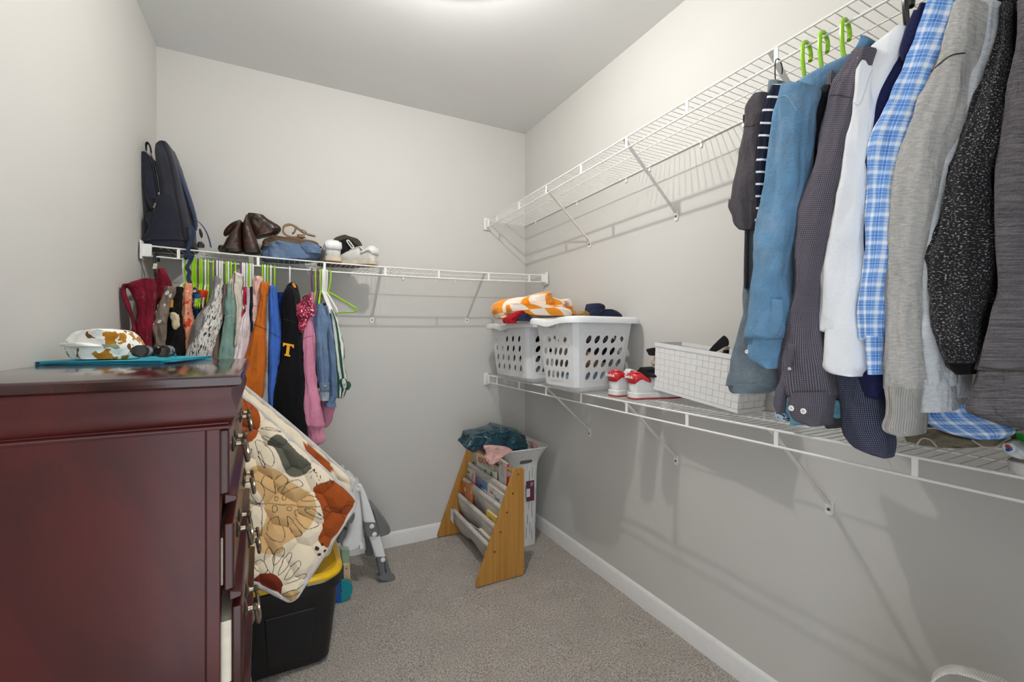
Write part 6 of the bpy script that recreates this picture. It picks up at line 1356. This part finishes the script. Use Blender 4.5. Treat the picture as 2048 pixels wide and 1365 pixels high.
# ------------------------------------------------------------------ on the low shelf under the clothes
cw = cX(1420, 450, 2.4824); cq = cX(1720, 700, 4.549)
M_OLT = cloth('olive_ripstop', '7b7362', 700, .1); M_STONE = cloth('stone_twill', '9a958a'); M_AQUA = cloth('dusty_aqua_cotton', '6ba0b8'); M_GREYC = cloth('slate_cotton', '4c4b4c')
def low(name, label, cat, rows, x, dep, m, part='fold', **k):
    g = thing(name, label, cat, onx((rows[0][1]+rows[0][2])/2, rows[-1][0], x+dep/2), 'clothes folded on the low shelf'); slab(part, rows, 'x', x, dep, m, g, **k); return g
low('folded_trousers', 'stone coloured folded trousers behind the micro patterned cuff', 'trousers', [(750, 1646, 1662), (765, 1642, 1664), (785, 1642, 1666), (805, 1646, 1662), (812, 1650, 1658)], 1.25, .12, M_STONE, folds=(5, .08), crump=(.012, 25), n=20)
low('folded_shirt', 'dusty aqua folded shirt under the micro patterned cuff', 'shirt', [(790, 1536, 1560), (806, 1540, 1670), (825, 1550, 1676), (840, 1562, 1660), (852, 1572, 1600)], 1.22, .14, M_AQUA, folds=(5, .08), crump=(.010, 25), n=20, seed=4)
low('folded_shirt', 'pale blue cloth with black swirls at the left of the aqua shirt', 'shirt', [(826, 1542, 1560), (836, 1546, 1570), (844, 1556, 1576)], 1.23, .06, cloth('pale_blue_swirl', 'b4c9d8', pat=pat_blobs((('22303c', .58),), 60, 1.5)), n=12, folds=(4, .06), crump=(.005, 25))
low('folded_sweater', 'slate grey folded sweater between the cuff and the shirt tail', 'sweater', [(824, 1640, 1675), (836, 1636, 1678), (848, 1634, 1678), (858, 1640, 1676)], 1.245, .14, M_GREYC, folds=(5, .08), crump=(.012, 25), n=16)
g = low('folded_trousers', 'olive folded trousers with pale piping under the plaid shirt tail', 'trousers', cq([(690, 470, 600), (715, 430, 760), (750, 360, 900), (790, 300, 1080), (830, 290, 1300), (860, 320, 1280), (888, 520, 1210), (895, 620, 1180)]), 1.20, .20, M_OLT, n=30, N=80, folds=(6, .08), crump=(.018, 16), seed=3)
for pts in ([(460, 700), (560, 712), (680, 715), (780, 735)], [(300, 800), (380, 795), (440, 870)], [(505, 885), (560, 810), (640, 820), (700, 885)], [(1020, 820), (1080, 860), (1130, 885), (1230, 890), (1290, 850), (1370, 800)]):
    MB().tube(crp([onx(1720+x/4.549, 700+y/4.549, 1.192) for x, y in pts], 20), .0016, 6).build('piping', plain('pale_piping', 'b9b09c', .8), g)
g = low('plastic_bag', 'clear plastic packet with a red and blue label at the right end of the shelf', 'package', cq([(835, 1340, 1400), (860, 1290, 1440), (900, 1260, 1520), (950, 1300, 1560), (985, 1380, 1560), (1000, 1440, 1560)]), 1.18, .07, plain('cloudy_plastic', 'b9bfc2', .2, var=.05, coat=.5), part='packet', n=20, folds=(4, .06), crump=(.010, 20), seed=4)
slab('label', cq([(852, 1300, 1380), (880, 1290, 1410), (915, 1310, 1412), (930, 1340, 1390)]), 'x', 1.172, .004, plain('label_pale', 'c9cdd2', .4), g, n=12, folds=(2, 0), crump=(.002, 20))
slab('label_mark', cq([(866, 1318, 1352), (888, 1320, 1372), (896, 1326, 1376)]), 'x', 1.169, .003, plain('label_red', '9a2830', .4), g, n=8, folds=(5, .2), crump=(.003, 60)); slab('label_mark', cq([(898, 1326, 1378), (914, 1322, 1380), (926, 1336, 1360)]), 'x', 1.169, .003, plain('label_blue', '1f3f86', .4), g, n=8, folds=(4, .12), crump=(.002, 60))
low('plastic_bottle', 'bright green glossy packet above the clear one at right edge', 'package', cq([(758, 1390, 1560), (780, 1386, 1560), (830, 1390, 1560), (868, 1440, 1560)]), 1.21, .06, plain('green_plastic', '0f8a24', .15, var=.05, coat=.6), part='packet', n=14, folds=(4, .05), crump=(.008, 20))
# shallow tray with rounded corner, mostly outside the frame
tr = thing('tray', 'white rimmed grey tray standing on the low shelf at the right edge', 'tray', V((1.33, .22, 1.034)))
def tring(o, z): return [V((1.332+a, .222+b, z)) for a, b in rrect(.105+o, .105+o, .035+o, 6)]
MB().loft([tring(-.004, 1.034), tring(0, 1.036), tring(.002, 1.056), tring(0, 1.058), tring(-.005, 1.057), tring(-.006, 1.042), tring(-.03, 1.040)]).build('tray_body', plain('white_enamel', 'dfdedb', .35, var=.01), tr, angle=40)
MB().add(tring(-.007, 1.0425), [list(range(28))]).build('tray_mat', plain('grey_mat', '6f6e6a', .6), tr, smooth=False)
# bag on the floor by the right wall: only its top strap shows
cs = cX(1840, 1300, 9.846); M_COTW = cloth('white_cotton_webbing', 'd5d2cb', 300, .03, pat=pat_stripes('bdb9b2', .0035, .4, 1, .2))
bg = thing('tote_bag', 'white cotton bag standing on the floor by the right wall, strap up', 'bag', V((1.12, .36, 0)))
sp = [onx(1840+x/9.846, 1300+y/9.846, 1.12) for x, y in ((240, 680), (270, 560), (370, 460), (520, 400), (640, 385), (800, 405), (1000, 455), (1250, 540), (1560, 640), (1750, 760))]
ribbon('strap', sp, .024, .004, M_COTW, bg, (1, .25, .1), 50)
zt = min(sp[0].z, sp[-1].z)-.07; ya, yb = sp[0].y, sp[-1].y
MB().loft([[V((1.14+a, (ya+yb)/2+b, z)) for a, b in rrect(.085+.01*sin(z*20), abs(ya-yb)/2+.035+.008*sin(z*13), .04, 6)] for z in (.003, .03, .12, .22, zt-.03, zt-.01, zt+.004)]).build('bag_body', M_COTW, bg, angle=70)
